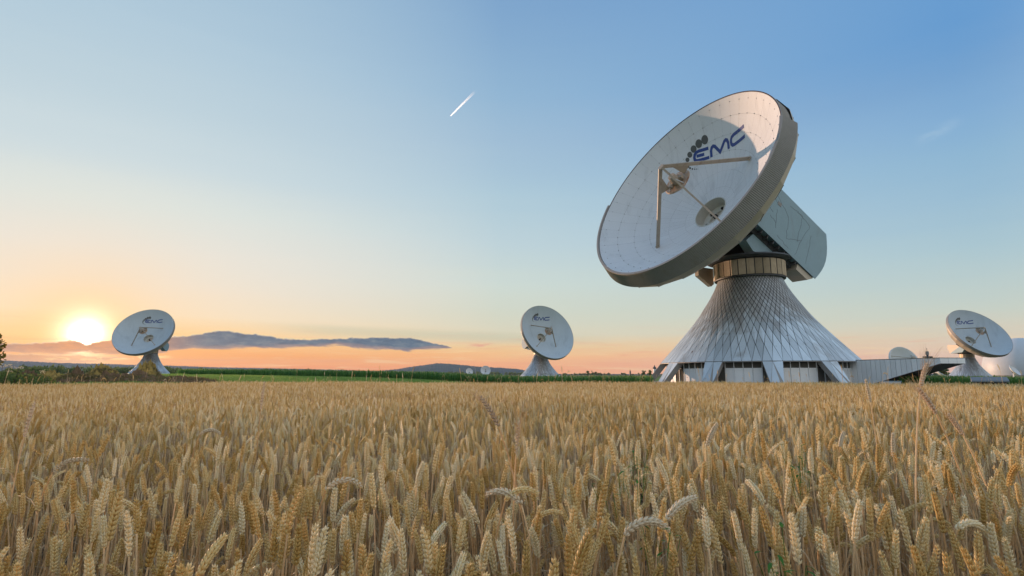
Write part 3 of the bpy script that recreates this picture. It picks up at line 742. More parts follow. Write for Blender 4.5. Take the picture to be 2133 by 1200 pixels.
        for k in range(72):
            t = a_off + wa * (k + 0.5); rel = abs((t - face + pi) % (2 * pi) - pi)
            if rel > radians(95): continue
            R_ = Matrix.Rotation(t, 4, 'Z')
            link('louvre', pml, wl, R_)
            link('wall_panel' if k % 6 not in (0, 5) else 'louvre', pmw if k % 6 not in (0, 5) else pmL, wl, R_)
            link('mullion', pmm, wl, Matrix.Rotation(t + wa / 2, 4, 'Z'))
        mb = MB(); mb.revolve([(r0 - 1.0, zr - 0.08), (r0 + 0.035, zr - 0.08), (r0 + 0.035, zr - 0.005), (r0 - 1.0, zr - 0.005)], 72); mb.obj('ring_beam', M_SKIRT, ped)
    else:
        mb = MB(); mb.revolve([(r0, zr), (rg, zg)], 60); mb.obj('base_wall', M_CLAD, ped)
    return root

def mat_seams():
    return simple('panel_gap_dark', (0.26, 0.27, 0.29), 0.8, 0.0, 0.1)
M_SEAMS = mat_seams()

ZC = [2.8, 5.0, 6.6, 7.8, 8.7, 9.4, 10.05, 10.65, 11.2, 11.7, 12.2, 12.65, 13.1, 13.5, 13.9, 14.3, 14.65, 15.0, 15.3]
P_MAIN = [(0, 15.85), (2.8, 13.6), (5.0, 11.65), (6.6, 10.2), (9.3, 7.95), (12.2, 6.05), (13.6, 5.25), (14.9, 4.65), (15.3, 4.55)]
antenna((36.2, 80.7, 0), (24.33, 75.45, 29.03), -60.85, 28.15, P_MAIN, 2.8, ZC, (15.45, 17.8, 5.05), True,
        'huge satellite dish towering over the wheat, leaning left on a diamond-clad metal cone', leg_prof=(0.0, 15.8))
ZS = [1.5, 2.7, 3.8, 4.8, 5.7, 6.5, 7.2, 7.9, 8.5, 9.1, 9.7, 10.3, 10.9, 11.5, 12.1, 12.7, 13.3, 13.9]
P_SM = [(0, 12.0), (1.4, 11.0), (2.7, 10.15), (5.0, 8.0), (7.6, 6.0), (9.5, 4.95), (12.4, 3.7), (14.0, 3.25)]
antenna((-218.0, 327.0, 0), (-216.31, 315.42, 26.49), 6.56, 31.25, P_SM, 1.5, ZS, (14.0, 16.0, 3.5), False,
        'distant dish antenna beside the setting sun, behind the brown heaps', leg_prof=(0.0, 12.0), tilt_back=12.5, armlen=19.0, armv=(-1.5, 3.5))
antenna((15.6, 301.3, -1.2), (19.65, 291.32, 24.29), 29.86, 23.5, P_SM, 1.5, ZS, (13.6, 15.6, 3.4), False,
        'distant dish antenna alone behind the corn in the middle, facing right', leg_prof=(0.0, 12.0), tilt_back=12.5, armlen=17.5, armv=(-2.0, 3.2))
antenna((260.0, 309.5, -2.6), (259.52, 298.22, 24.71), 5.59, 34.57, P_SM, 1.5, ZS, (13.4, 15.4, 3.4), False,
        'distant dish antenna in front of the white dome at the far right', leg_prof=(0.0, 12.0), tilt_back=12.5, armlen=None)

# ------------------------------------------------------------------ ramp building joined to the big antenna
def ramp_building():
    P0 = Vector((43.3, 72.8, 0)); P1 = Vector((47.6, 60.3, 0)); d = (P1 - P0); Lw = d.length; d.normalize()
    P2 = Vector((50.9, 60.9, 0)); wv = (P2 - P1); ww = wv.length; wv.normalize()
    root = empty('ramp_building', P0, label='low metal-clad wing with a rising underside beside the big cone', cat='building')
    zt = lambda s: 2.98 + 0.0 * s
    s0 = Lw * 0.40; e = 0.62
    def zb(s): return 0.0 if s < s0 else (s - s0) / (Lw - 0.0 - s0) * (zt(Lw) - e)
    f = lambda s, z, w: d * s + wv * w + Vector((0, 0, z))
    mb = MB()
    mb.prism([(0, 0), (s0, 0), (Lw - 0.06, zb(Lw)), (Lw - 0.06, zt(Lw) - 0.05), (0, zt(0) - 0.05)], f, 0.07, ww - 0.03)
    body = mb.obj('body', M_FRAME, root)
    mb = MB(); mb.prism([(0, zt(0) - 0.045), (Lw + 0.02, zt(Lw) - 0.045), (Lw + 0.02, zt(Lw) + 0.03), (0, zt(0) + 0.03)], f, -0.03, ww + 0.03)
    mb.obj('roof', M_SKIRT, root)
    npan = 21; w = Lw / npan
    for k in range(npan):
        a, b = k * w + 0.03, (k + 1) * w - 0.03
        mb = MB(); mb.prism([(a, zb(a)), (b, zb(b)), (b, zt(b) - 0.06), (a, zt(a) - 0.06)] if not (a < s0 < b) else [(a, 0), (s0, 0), (b, zb(b)), (b, zt(b) - 0.06), (a, zt(a) - 0.06)], f, -0.01 - 0.006 * (k % 2), 0.06)
        mb.obj('wall_panel', M_WALL, root)
    mb = MB(); mb.prism([(s0 - 0.3, -0.03), (Lw, zb(Lw) - 0.09), (Lw, zb(Lw) - 0.01), (s0, -0.0)], f, -0.02, 0.1); mb.obj('edge_trim', M_TRIM, root)
    for k in range(3):                             # end fascia
        a, b = 0.02 + k * ww / 3, (k + 1) * ww / 3 - 0.02
        mb = MB(); mb.prism([(Lw - 0.05, zb(Lw)), (Lw + 0.01, zb(Lw)), (Lw + 0.01, zt(Lw) - 0.05), (Lw - 0.05, zt(Lw) - 0.05)], f, a, b); mb.obj('fascia_panel', M_WALL, root)
ramp_building()

# ------------------------------------------------------------------ smaller dishes, dome, mast and boxes
def plain_dish(name, loc, C, R, az, el, label, cat, legs=True, group=None, struts=True, warm=False):
    root = empty(name, loc, label=label, cat=cat, group=group); B = Vector(loc); C = Vector(C) - B
    az, el = radians(az), radians(el)
    n = Vector((sin(az) * cos(el), -cos(az) * cos(el), sin(el))); u = Vector((cos(az), sin(az), 0)); v = n.cross(u)
    DM = Matrix(((u.x, v.x, n.x, C.x), (u.y, v.y, n.y, C.y), (u.z, v.z, n.z, C.z), (0, 0, 0, 1)))
    dep = R * 0.36; prof = [(R * i / 8, -dep + dep * (i / 8) ** 2) for i in range(9)]
    mb = MB(); mb.revolve(prof + [(R + 0.08 * R / 4, 0.02), (R + 0.08 * R / 4, -0.1 * R), (R * 0.6, -dep * 0.95), (R * 0.2, -dep * 1.25), (0, -dep * 1.3)], 40)
    mb.obj('reflector', M_WHITE, root, DM, smooth=True)
    if struts:
        for t in (0.6, 2.6, 4.4):
            mb = MB(); mb.tube([(R * 0.85 * cos(t), R * 0.85 * sin(t), -dep * 0.3), (0, 0, R * 0.62)], 0.02 * R, 5); mb.obj('strut', M_STRUT, root, DM)
        mb = MB(); mb.revolve([(0, R * 0.75), (R * 0.10, R * 0.72), (R * 0.12, R * 0.55), (0, R * 0.5)], 12); mb.obj('feed_head', M_STRUT, root, DM)
    back = C - n * dep * 1.25
    mb = MB(); mb.tube([(0, 0, 0), (0, 0, back.z - 0.1 * R)], [R * 0.28, R * 0.16], 10); mb.obj('pedestal', M_WHITE, root)
    mb = MB(); mb.beam((0, 0, back.z - 0.15 * R), back, 0.3 * R, 0.25 * R, (1, 0, 0)); mb.obj('yoke', M_FRAME, root)
    return root
def at(azd, dist, z=0.0): return Vector((dist * sin(radians(azd)), dist * cos(radians(azd)), z))
b = at(36.1, 206, 0.0); plain_dish('dish_antenna', b, (b.x - 1.2, b.y - 0.8, 5.0), 4.9, 8, 20, 'pale bare dish showing above the roof of the metal-clad wing', 'dish antenna')
b = at(-4.45, 400, 0.0); plain_dish('dish_antenna', b, (b.x, b.y - 1, 3.5), 2.6, 25, 22, 'tiny white dish far off behind the corn, left of a pair', 'dish antenna', struts=False)
b = at(-2.77, 390, 0.0); plain_dish('dish_antenna', b, (b.x, b.y - 1, 4.3), 3.5, 5, 22, 'small white dish far off behind the corn, right and larger of a pair', 'dish antenna')
b = at(42.7, 240, 0.0); plain_dish('dish_antenna', b, (b.x - 0.5, b.y - 1, 2.6), 1.9, 30, 35, 'small bluish dish at the foot of the white dome', 'dish antenna', struts=False)
b = at(38.15, 170, 0.0); plain_dish('dish_antenna', b, (b.x, b.y - 0.5, 1.4), 1.1, 60, 55, 'tiny white dish under the overhang, left of the far right cone', 'dish antenna', struts=False)

def dome():
    c = at(43.2, 560, 0.0); root = empty('radome', c, label='large white spherical radome cut by the right edge of the view', cat='radome')
    R = 23.2; mb = MB(); nz = 14; nr = 36
    prof = [(R * cos(radians(-14 + 104 * i / nz)), 5.5 + R * sin(radians(-14 + 104 * i / nz))) for i in range(nz + 1)]
    mb.revolve(prof, nr); mb.obj('shell', M_WHITE, root, smooth=True)
    mb = MB(); mb.revolve([(R * 0.98, 0.0), (R * 0.98, 1.0), (R * 0.9, 1.0)], 36); mb.obj('base_ring', M_CONC, root)
dome()
def mast():
    c = at(37.5, 210, 0.0); root = empty('mast', c, label='slender mast with a round platform rising behind the wing roof', cat='mast')
    mb = MB(); mb.tube([(0, 0, 0), (0, 0, 6.2), (0, 0, 8.3)], [0.35, 0.32, 0.22], 8); mb.obj('pole', M_FRAME, root)
    mb = MB(); mb.revolve([(0, 6.3), (1.2, 6.3), (1.35, 6.5), (1.2, 6.75), (0, 6.75)], 16); mb.obj('platform', M_FRAME, root)
    mb = MB(); mb.revolve([(0, 7.2), (0.45, 7.2), (0.45, 8.2), (0, 8.3)], 10); mb.obj('antenna_cap', M_SKIRT, root)
    mb = MB(); mb.tube([(0, 0, 8.2), (0, 0, 9.3)], 0.06, 5); mb.obj('rod', M_FRAME, root)
mast()
def cover_slab():
    c = at(41.2, 62, 0.0); root = empty('shaft_cover', c, label='low grey concrete cover in the green strip below the far right cone', cat='concrete cover')
    root.rotation_euler.z = radians(-38)
    mb = MB(); mb.box((0, 0, 0.25), (2.1, 1.4, 0.5)); mb.obj('base', M_DARK, root)
    mb = MB(); mb.prism([(-0.9, 0.5), (0.9, 0.5), (0.9, 0.62), (-0.9, 0.92)][::-1], lambda a, b, w: Vector((w, -a, b)), -1.2, 1.2); mb.obj('lid', simple('slab_grey', (0.16, 0.19, 0.22), 0.8, 0, 0.1), root)
cover_slab()
def box_white():
    c = at(34.75, 66, 0.0); root = empty('equipment_box', c, label='low white box under the rising wing, just above the wheat', cat='box'); root.rotation_euler.z = radians(-35)
    mb = MB(); mb.box((0, 0, 0.22), (1.7, 0.8, 0.44)); mb.obj('case', M_WHITE, root)
    mb = MB(); mb.box((0, 0, 0.47), (1.8, 0.9, 0.06)); mb.obj('lid', M_ARM, root)
box_white()
def church():
    c = at(14.7, 900, 0.0); root = empty('church_tower', c, label='distant church tower with a dark bulbous top left of the big cone', cat='tower')
    mb = MB(); mb.box((0, 0, 5), (4, 4, 11)); mb.obj('shaft', M_WHITE, root)
    mb = MB(); mb.revolve([(2.4, 10.4), (3.0, 11.6), (2.6, 13.0), (1.0, 14.2), (0.9, 15.2), (0.2, 16.6), (0, 17.4)], 8); mb.obj('roof', M_FRAME, root)
    c = at(12.25, 900, 0.0); root = empty('steeple', c, label='thin far-off steeple on the horizon above the corn', cat='steeple')
    mb = MB(); mb.box((0, 0, 3), (2.2, 2.2, 7)); mb.obj('shaft', M_FRAME, root)
    mb = MB(); mb.revolve([(1.4, 6.4), (0.5, 8.2), (0, 10)], 6); mb.obj('roof', M_FRAME, root)
church()

# ------------------------------------------------------------------ foliage
def leaf_mat(name, cols, trans=0.35, rough=0.6, spec=0.3):
    m, T, b, o = new_mat(name)
    g = geopos(T); r = objrand(T); n = T.noise(g, 2.5, 3, 0.5)
    f = T.m('FRACT', T.m('ADD', r, attr(T, 'pv')))
    f = T.m('ADD', T.m('MULTIPLY', f, 0.75), T.m('MULTIPLY', T.m('SUBTRACT', n, 0.35), 0.6), clamp=True)
    c = T.ramp(f, [(i / (len(cols) - 1), cc) for i, cc in enumerate(cols)])
    T.link(c, b.inputs['Base Color']); b.inputs['Roughness'].default_value = rough; b.inputs['Specular IOR Level'].default_value = spec
    tr = T.node('ShaderNodeBsdfTranslucent'); T.link(c, tr.inputs[0])
    mx = T.node('ShaderNodeMixShader'); mx.inputs[0].default_value = trans
    T.link(b.outputs[0], mx.inputs[1]); T.link(tr.outputs[0], mx.inputs[2]); T.link(mx.outputs[0], o.inputs[0])
    return m
M_CORN = leaf_mat('corn_leaf', [(0.06, 0.17, 0.04), (0.12, 0.28, 0.06), (0.22, 0.38, 0.10)], 0.4)
M_TASSEL = leaf_mat('corn_tassel', [(0.34, 0.38, 0.12), (0.46, 0.44, 0.18)], 0.4)
M_GRASS = leaf_mat('meadow_grass', [(0.18, 0.31, 0.05), (0.28, 0.42, 0.09), (0.44, 0.50, 0.17)], 0.45)
M_LEAF = leaf_mat('tree_leaf', [(0.08, 0.09, 0.02), (0.15, 0.14, 0.03), (0.26, 0.17, 0.05)], 0.45)
M_SHRUB = leaf_mat('shrub_leaf', [(0.06, 0.10, 0.03), (0.12, 0.17, 0.05), (0.20, 0.24, 0.07)], 0.4)
M_FLOW = leaf_mat('white_flower', [(0.6, 0.50, 0.32), (0.7, 0.62, 0.45)], 0.3)
M_BARK = simple('bark', (0.09, 0.065, 0.045), 0.9, 0, 0.3, 3)
M_STRAWHEAP = simple('straw_heap', (0.36, 0.25, 0.07), 0.95, 0, 0.7, 1.2, bmp=0.1)
M_DUNG = simple('dung_heap', (0.17, 0.105, 0.055), 0.95, 0, 0.9, 1.6, bmp=0.1)

def hidden_obj(name, me): return bpy.data.objects.new(name, me)
def scatter(name, P, ROT, SCL, IDX, sources, mat=None, **kw):
    """one object whose geometry-node tree instances the source meshes on its points"""
    N = len(P); me = bpy.data.meshes.new(name); me.vertices.add(N); me.vertices.foreach_set('co', np.asarray(P, dtype=np.float32).ravel())
    a = me.attributes.new('rot', 'FLOAT_VECTOR', 'POINT'); a.data.foreach_set('vector', np.asarray(ROT, dtype=np.float32).ravel())
    a = me.attributes.new('scl', 'FLOAT_VECTOR', 'POINT'); a.data.foreach_set('vector', np.asarray(SCL, dtype=np.float32).ravel())
    a = me.attributes.new('idx', 'INT', 'POINT'); a.data.foreach_set('value', np.asarray(IDX, dtype=np.int32))
    me.update(); o = link(name, me, kind='stuff', **kw)
    coll = bpy.data.collections.new(name + '_variants')
    for i, s in enumerate(sources): coll.objects.link(hidden_obj('%s_variant_%02d' % (name, i), s))
    ng = bpy.data.node_groups.new(name + '_nodes', 'GeometryNodeTree')
    ng.interface.new_socket('Geometry', in_out='INPUT', socket_type='NodeSocketGeometry'); ng.interface.new_socket('Geometry', in_out='OUTPUT', socket_type='NodeSocketGeometry')
    T = NT(ng); gi = T.node('NodeGroupInput'); go = T.node('NodeGroupOutput')
    ci = T.node('GeometryNodeCollectionInfo'); ci.inputs['Collection'].default_value = coll; ci.inputs['Separate Children'].default_value = True; ci.inputs['Reset Children'].default_value = True
    ip = T.node('GeometryNodeInstanceOnPoints'); ip.inputs['Pick Instance'].default_value = True
    def na(n_, t): k = T.node('GeometryNodeInputNamedAttribute', data_type=t); k.inputs[0].default_value = n_; return k.outputs[0]
    T.link(gi.outputs[0], ip.inputs['Points']); T.link(ci.outputs[0], ip.inputs['Instance'])
    T.link(na('idx', 'INT'), ip.inputs['Instance Index']); T.link(na('rot', 'FLOAT_VECTOR'), ip.inputs['Rotation']); T.link(na('scl', 'FLOAT_VECTOR'), ip.inputs['Scale'])
    T.link(ip.outputs[0], go.inputs[0])
    md = o.modifiers.new('scatter', 'NODES'); md.node_group = ng
    return o

def blade(mb, base, dirv, length, width, droop, segs=5, up=1.0):
    d = Vector(dirv).normalized(); side = d.cross(Vector((0, 0, 1))).normalized()
    V = []; p = Vector(base); e = up
    for i in range(segs + 1):
        t = i / segs; w = width * (1 - t) ** 0.7 * (0.5 + 0.5 * min(1, t * 4)) / 2
        V += [p + side * w, p - side * w]
        h = Vector((d.x * cos(e), d.y * cos(e), sin(e))); p = p + h * (length / segs); e -= droop / segs
    mb.add(V, [(2 * i, 2 * i + 1, 2 * i + 3, 2 * i + 2) for i in range(segs)])

def corn_variant(seed):
    r = random.Random(seed); A_, B_ = MB(), MB(); H = 0.78
    A_.tube([(0, 0, 0), (0, 0, H * 0.6), (r.uniform(-.02, .02), r.uniform(-.02, .02), H)], [0.016, 0.012, 0.006], 4, cap=False)
    a = r.uniform(0, pi)
    for k in range(9):
        z = 0.08 + H * 0.88 * k / 8; t = a + pi * (k % 2) + r.uniform(-.5, .5)
        blade(A_, (0, 0, z), (cos(t), sin(t), 0), r.uniform(0.5, 0.7) * (0.75 if k > 6 else 1), 0.08, r.uniform(1.6, 2.5), 5, r.uniform(0.9, 1.25))
    nA = len(A_.F)
    for k in range(5):
        t = r.uniform(0, 2 * pi); blade(A_, (0, 0, H), (cos(t), sin(t), 0), 0.2, 0.02, 0.5, 2, 1.3)
    me = mesh('corn_plant', A_.V, A_.F, [M_CORN, M_TASSEL])
    for i in range(nA, len(A_.F)): me.polygons[i].material_index = 1
    return me
def build_corn():
    P, S, R_, I = [], [], [], []
    rr = random.Random(3)
    def add(a0, a1, depth, rowsp, pl, hs=1.0, yoff=0.0):
        row = 0
        while row * rowsp < depth:
            a = a0
            while a < a1:
                yf = lerp_tab(a, CORN_Y) + row * rowsp + yoff
                x = yf * tan(radians(a)); y = yf
                x += rr.gauss(0, 0.05); y += rr.gauss(0, 0.08)
                a += math.degrees(pl / hypot(x, y) * cos(radians(a)) ** 0.5) * (1 + row * 0.06)
                if hypot(x - 36.2, y - 80.7) < 17.5: continue
                P.append((x, y, gz(x, y) - 0.01)); s = rr.gauss(1.0, 0.11) * hs
                sc = s * (1.0 + 0.07 * noise.noise(Vector((x * .12, y * .12, 0))))
                S.append((sc, sc, sc)); R_.append((rr.gauss(0, .05), rr.gauss(0, .05), rr.uniform(0, 6.28))); I.append(rr.randrange(6))
            row += 1
    add(-31.5, 14.4, 22, 0.75, 0.15)
    add(35.5, 52, 14, 0.75, 0.15, 0.98, 6.0)
    scatter('corn_field', P, R_, S, I, [corn_variant(i) for i in range(6)], label='green corn standing in a dense strip behind the wheat', cat='corn')
    print('corn', len(P))
build_corn()

def grass_variant(seed, h=0.2, n=14, spread=0.12, mat=None, w=0.008):
    r = random.Random(seed); mb = MB()
    for k in range(n):
        t = r.uniform(0, 6.28); q = r.uniform(0, spread); t2 = r.uniform(0, 6.28)
        blade(mb, (q * cos(t), q * sin(t), 0), (cos(t2), sin(t2), 0), h * r.uniform(0.6, 1.2), w, r.uniform(0.3, 1.3), 3, r.uniform(1.1, 1.5))
    return mesh('grass_tuft', mb.V, mb.F, mat or M_GRASS)
def build_meadow():
    P, S, R_, I = [], [], [], []
    rr = random.Random(4)
    for k in range(42000):
        a = rr.uniform(-50, 4); d = rr.uniform(42, 100 if a < -27 else 88)
        x, y = d * sin(radians(a)), d * cos(radians(a))
        if a > -30 and y > lerp_tab(a, CORN_Y) - 0.3: continue
        if a < -29.5 and rr.random() < 0.3: continue
        if hypot(x - 36.2, y - 80.7) < 16.5: continue
        P.append((x, y, gz(x, y) - 0.01)); s = rr.uniform(0.6, 1.3) * (1.6 if a < -31 else 1.0); S.append((s * 1.4, s * 1.4, s)); R_.append((0, 0, rr.uniform(0, 6.28))); I.append(rr.randrange(4))
    scatter('meadow_grass', P, R_, S, I, [grass_variant(i, 0.16, 16, 0.2, None, 0.014) for i in range(4)], label='bright green meadow grass between the wheat and the corn', cat='grass')
build_meadow()

# ---- heaps at the left
def heap(azd, dist, wx, wy, h, mat, label, seed, rough=0.5, cat='heap', z0=None, grass=True):
    c = at(azd, dist); c.z = gz(c.x, c.y) - 0.15 if z0 is None else z0
    n1, n2 = 56, 22; V = []; F = []
    ca, sa = cos(radians(-azd)), sin(radians(-azd))
    for i in range(n2 + 1):
        rr_ = i / n2
        for k in range(n1):
            t = 2 * pi * k / n1
            X, Y = rr_ * cos(t), rr_ * sin(t)
            prof = (1 - rr_ ** 1.8)
            lump = noise.noise(Vector((X * 1.7 + seed, Y * 1.7, seed))) * 0.7 + noise.noise(Vector((X * 5 + seed, Y * 5, seed))) * 0.55 + noise.noise(Vector((X * 14, Y * 14, seed))) * 0.4
            z = h * prof * (1 + rough * lump * 2.2) + 0.16 * noise.noise(Vector((X * 30, Y * 30, seed)))
            ex = 1 + 0.15 * noise.noise(Vector((cos(t) * 1.5, sin(t) * 1.5, seed)))
            x, y = X * wx / 2 * ex, Y * wy / 2 * ex
            V.append((x * ca - y * sa, x * sa + y * ca, max(z, -0.2) if i < n2 else -0.3))
    for i in range(n2):
        for k in range(n1): F.append((i * n1 + k, i * n1 + (k + 1) % n1, (i + 1) * n1 + (k + 1) % n1, (i + 1) * n1 + k))
    me = mesh('heap', V, F, mat); return link('heap', me, None, Matrix.Translation(c), label=label, cat=cat, group='heaps of dung and straw behind the wheat')
HZW = [(-31.4, 54, 7.4, 5, 0.62, M_DUNG, 'dark brown dung heap tapering off to the right into the meadow', 1),
       (-34.3, 56, 5.6, 5, 0.72, M_DUNG, 'wide brown dung heap directly below the straw heap', 2),
       (-33.85, 60, 2.5, 2.6, 1.45, M_STRAWHEAP, 'tall rounded straw heap in front of the distant left cone', 3),
       (-37.0, 55, 4.2, 4, 0.75, M_DUNG, 'brown clumpy heap below and right of the sun', 4),
       (-36.9, 60, 3.2, 3.2, 1.15, M_STRAWHEAP, 'pointed mossy heap behind the brown ones, right under the sun', 5),
       (-38.9, 55, 3.0, 4, 0.85, M_DUNG, 'reddish brown heap lit by the sun glare', 6),
       (-40.2, 56, 3.0, 4, 0.78, M_STRAWHEAP, 'low mossy heap second from the flowering bush', 7),
       (-41.5, 55, 3.2, 4, 0.80, M_DUNG, 'dark low heap next to the flowering bush', 8)]
for q in HZW: heap(*q)
P, S, R_, I = [], [], [], []
rr = random.Random(14)
for q in HZW:
    c = at(q[0], q[1]); c.z = gz(c.x, c.y) - 0.15
    for k in range(420):
        t = rr.uniform(0, 6.28); r_ = rr.random() ** 0.5 * 0.95; ca, sa = cos(radians(-q[0])), sin(radians(-q[0]))
        x, y = r_ * cos(t) * q[2] / 2, r_ * sin(t) * q[3] / 2
        P.append((c.x + x * ca - y * sa, c.y + x * sa + y * ca, c.z + q[4] * (1 - r_ ** 2.2) * 0.9)); s = rr.uniform(0.5, 1.1); S.append((s * 1.3, s * 1.3, s)); R_.append((rr.gauss(0, .3), rr.gauss(0, .3), rr.uniform(0, 6))); I.append(rr.randrange(3))
M_DRYG = leaf_mat('dry_weed', [(0.18, 0.14, 0.05), (0.26, 0.19, 0.08), (0.12, 0.16, 0.05)], 0.3)
scatter('weeds_on_heaps', P, R_, S, I, [grass_variant(i + 40, 0.22, 12, 0.18, M_DRYG, 0.02) for i in range(3)], label='dry weeds growing over the brown heaps', cat='weeds')

def leaf_cloud(mb, c, R, n, size, rr, squash=1.0):
    for k in range(n):
        while True:
            p = Vector((rr.uniform(-1, 1), rr.uniform(-1, 1), rr.uniform(-1, 1)))
            if 0.25 < p.length < 1: break
        p = Vector((p.x * R, p.y * R, p.z * R * squash)) + c
        a = Vector((rr.gauss(0, 1), rr.gauss(0, 1), rr.gauss(0, 1))).normalized(); b_ = a.orthogonal().normalized(); s = size * rr.uniform(0.5, 1.2)
        mb.add([p - a * s, p + b_ * s * 0.5, p + a * s, p - b_ * s * 0.5], [(0, 1, 2, 3)])
def tree(loc, h, cr, label, seed, leaf=0.16, n=260, clumps=14, mat=None, group=None, name='tree', trunk=0.25, low=0.35):
    rr = random.Random(seed); root = empty(name, loc, label=label, cat='tree', group=group)
    mb = MB(); top = Vector((rr.uniform(-.3, .3), rr.uniform(-.3, .3), h * 0.8)); mb.tube([(0, 0, -0.2), (0.1, 0, h * 0.3), top], [trunk, trunk * 0.7, trunk * 0.2], 7)
    cs = []
    for k in range(clumps):
        t = rr.uniform(0, 6.28); zz = h * rr.uniform(low, 0.95); q = cr * rr.uniform(0.2, 0.95) * (1 - abs(zz / h - 0.62) * 1.1)
        c = Vector((q * cos(t), q * sin(t), zz)); cs.append(c)
        st = Vector((0.05, 0, h * rr.uniform(0.2, 0.6))); mb.tube([st, (st + c) / 2 + Vector((0, 0, 0.2)), c], [trunk * 0.3, trunk * 0.2, 0.02], 5)
    mb.obj('trunk', M_BARK, root)
    cw = MB()
    for c in cs: leaf_cloud(cw, c, cr * rr.uniform(0.26, 0.46), n, leaf, rr, 0.75)
    me = cw.me('crown', mat or M_LEAF); add_pv(me); link('crown', me, root)
    return root
# tree cut by the left edge of the frame
tl = at(-45.5, 50); tl.z = gz(tl.x, tl.y)
tree(tl, 3.6, 2.5, 'leafy tree cut off by the left edge, orange in the low sun', 21, 0.13, 420, 18, low=0.3)
# flowering bush at the lower left edge
def bush():
    c = at(-43.0, 42); c.z = gz(c.x, c.y); root = empty('flowering_bush', c, label='green bush with pale flower heads at the left edge of the wheat', cat='bush')
    rr = random.Random(5); mb = MB(); fl = MB(); st = MB()
    for k in range(26):
        x, y = rr.uniform(-2.2, 1.9), rr.uniform(-1, 1); h = (1.55 - 0.3 * max(0, x)) * rr.uniform(0.75, 1.05)
        st.tube([(x * 0.7, y * 0.7, 0), (x, y, h)], [0.02, 0.01], 4); leaf_cloud(mb, Vector((x, y, h * 0.62)), 0.42, 90, 0.09, rr, 0.9)
        if rr.random() < 0.6:
            for j in range(12): 
                p = Vector((x + rr.gauss(0, .1), y + rr.gauss(0, .1), h + rr.gauss(0.05, .04))); s = 0.022; fl.add([p + Vector((-s, 0, 0)), p + Vector((0, -s, 0.01)), p + Vector((s, 0, 0)), p + Vector((0, s, 0.01))], [(0, 1, 2, 3)])
                fl.add([p + Vector((-s, 0, -s)), p + Vector((s, 0, -s)), p + Vector((s, 0, s)), p + Vector((-s, 0, s))], [(0, 1, 2, 3)])
    me = mb.me('leaves', M_SHRUB); add_pv(me); link('leaves', me, root); fl.obj('flowers', M_FLOW, root); st.obj('stems', M_BARK, root)
bush()
# single trees standing on the horizon
k_ = 0
for (azd, dist, h, lab) in ((7.9, 700, 6.5, 'small dark tree on the horizon, leftmost of three above the corn'), (8.4, 705, 6.2, 'small dark tree on the horizon, middle of three above the corn'), (8.8, 690, 5.6, 'rounded low tree on the horizon, rightmost of three above the corn'),
                            (13.6, 420, 4.2, 'low dark tree on the horizon left of the church tower'), (14.25, 400, 4.6, 'dark bushy tree on the horizon just left of the big cone'), (38.4, 260, 5.2, 'dark tree seen through the gap under the wing overhang')):
    c = at(azd, dist); tree(c, h, h * 0.42, lab, 60 + k_, 0.45, 60, 10, M_SHRUB, name='distant_tree', low=0.25); k_ += 1
# wooded belts in front of the hills, far left
def woods():
    rr = random.Random(8); mb = MB(); tr = MB()
    for (a0, a1, d, h0, h1, cnt) in ((-60, -40.5, 330, 3.0, 5.2, 45), (-42, -30, 520, 5.5, 9.0, 90), (-31, -19, 800, 6.0, 10.0, 130), (-20, 2, 1300, 6, 10, 110), (2, 24, 1500, 4, 7, 90), (30, 60, 1100, 4, 8, 90)):
        for k in range(cnt):
            a = rr.uniform(a0, a1); dd = d * rr.uniform(0.95, 1.1); h = rr.uniform(h0, h1); c = at(a, dd); sc = d / 800
            for j in range(4):
                leaf_cloud(mb, c + Vector((rr.gauss(0, h * .3), rr.gauss(0, h * .2), h * rr.uniform(0.3, 0.75))), h * 0.32, 34, 0.9 * (0.6 + sc * 0.6), rr, 0.9)
    me = mb.me('distant_woods', M_SHRUB); add_pv(me); link('distant_woods', me, kind='stuff', label='dark belt of far-off trees in front of the hills', cat='woods')
woods()

# ------------------------------------------------------------------ wheat
def mat_wheat(name, cols, trans, green=0.0):
    m, T, b, o = new_mat(name)
    r = objrand(T); g = geopos(T); n = T.noise(objpos(T), 130.0, 2, 0.5); n2 = T.noise(g, 0.5, 3, 0.5)
    f = T.m('ADD', T.m('MULTIPLY', r, 0.85), T.m('ADD', T.m('MULTIPLY', T.m('SUBTRACT', n, 0.5), 0.9), T.m('MULTIPLY', T.m('SUBTRACT', n2, 0.32), 0.6)), clamp=True)
    c = T.ramp(f, [(i / (len(cols) - 1), cc) for i, cc in enumerate(cols)])
    T.link(c, b.inputs['Base Color']); b.inputs['Roughness'].default_value = 0.55; b.inputs['Specular IOR Level'].default_value = 0.35
    tr = T.node('ShaderNodeBsdfTranslucent'); T.link(c, tr.inputs[0])
    mx = T.node('ShaderNodeMixShader'); mx.inputs[0].default_value = trans
    T.link(b.outputs[0], mx.inputs[1]); T.link(tr.outputs[0], mx.inputs[2]); T.link(mx.outputs[0], o.inputs[0])
    return m
M_EAR = mat_wheat('wheat_ear', [(0.52, 0.33, 0.09), (0.75, 0.54, 0.21), (0.87, 0.71, 0.37), (0.93, 0.84, 0.61)], 0.3)
M_STEM = mat_wheat('wheat_stem', [(0.56, 0.34, 0.15), (0.76, 0.53, 0.28), (0.90, 0.72, 0.46)], 0.3)
M_WLEAF = mat_wheat('wheat_leaf', [(0.42, 0.28, 0.15), (0.56, 0.40, 0.23), (0.64, 0.50, 0.32)], 0.4)
M_AWN = mat_wheat('awn', [(0.62, 0.42, 0.22), (0.72, 0.54, 0.34)], 0.3)

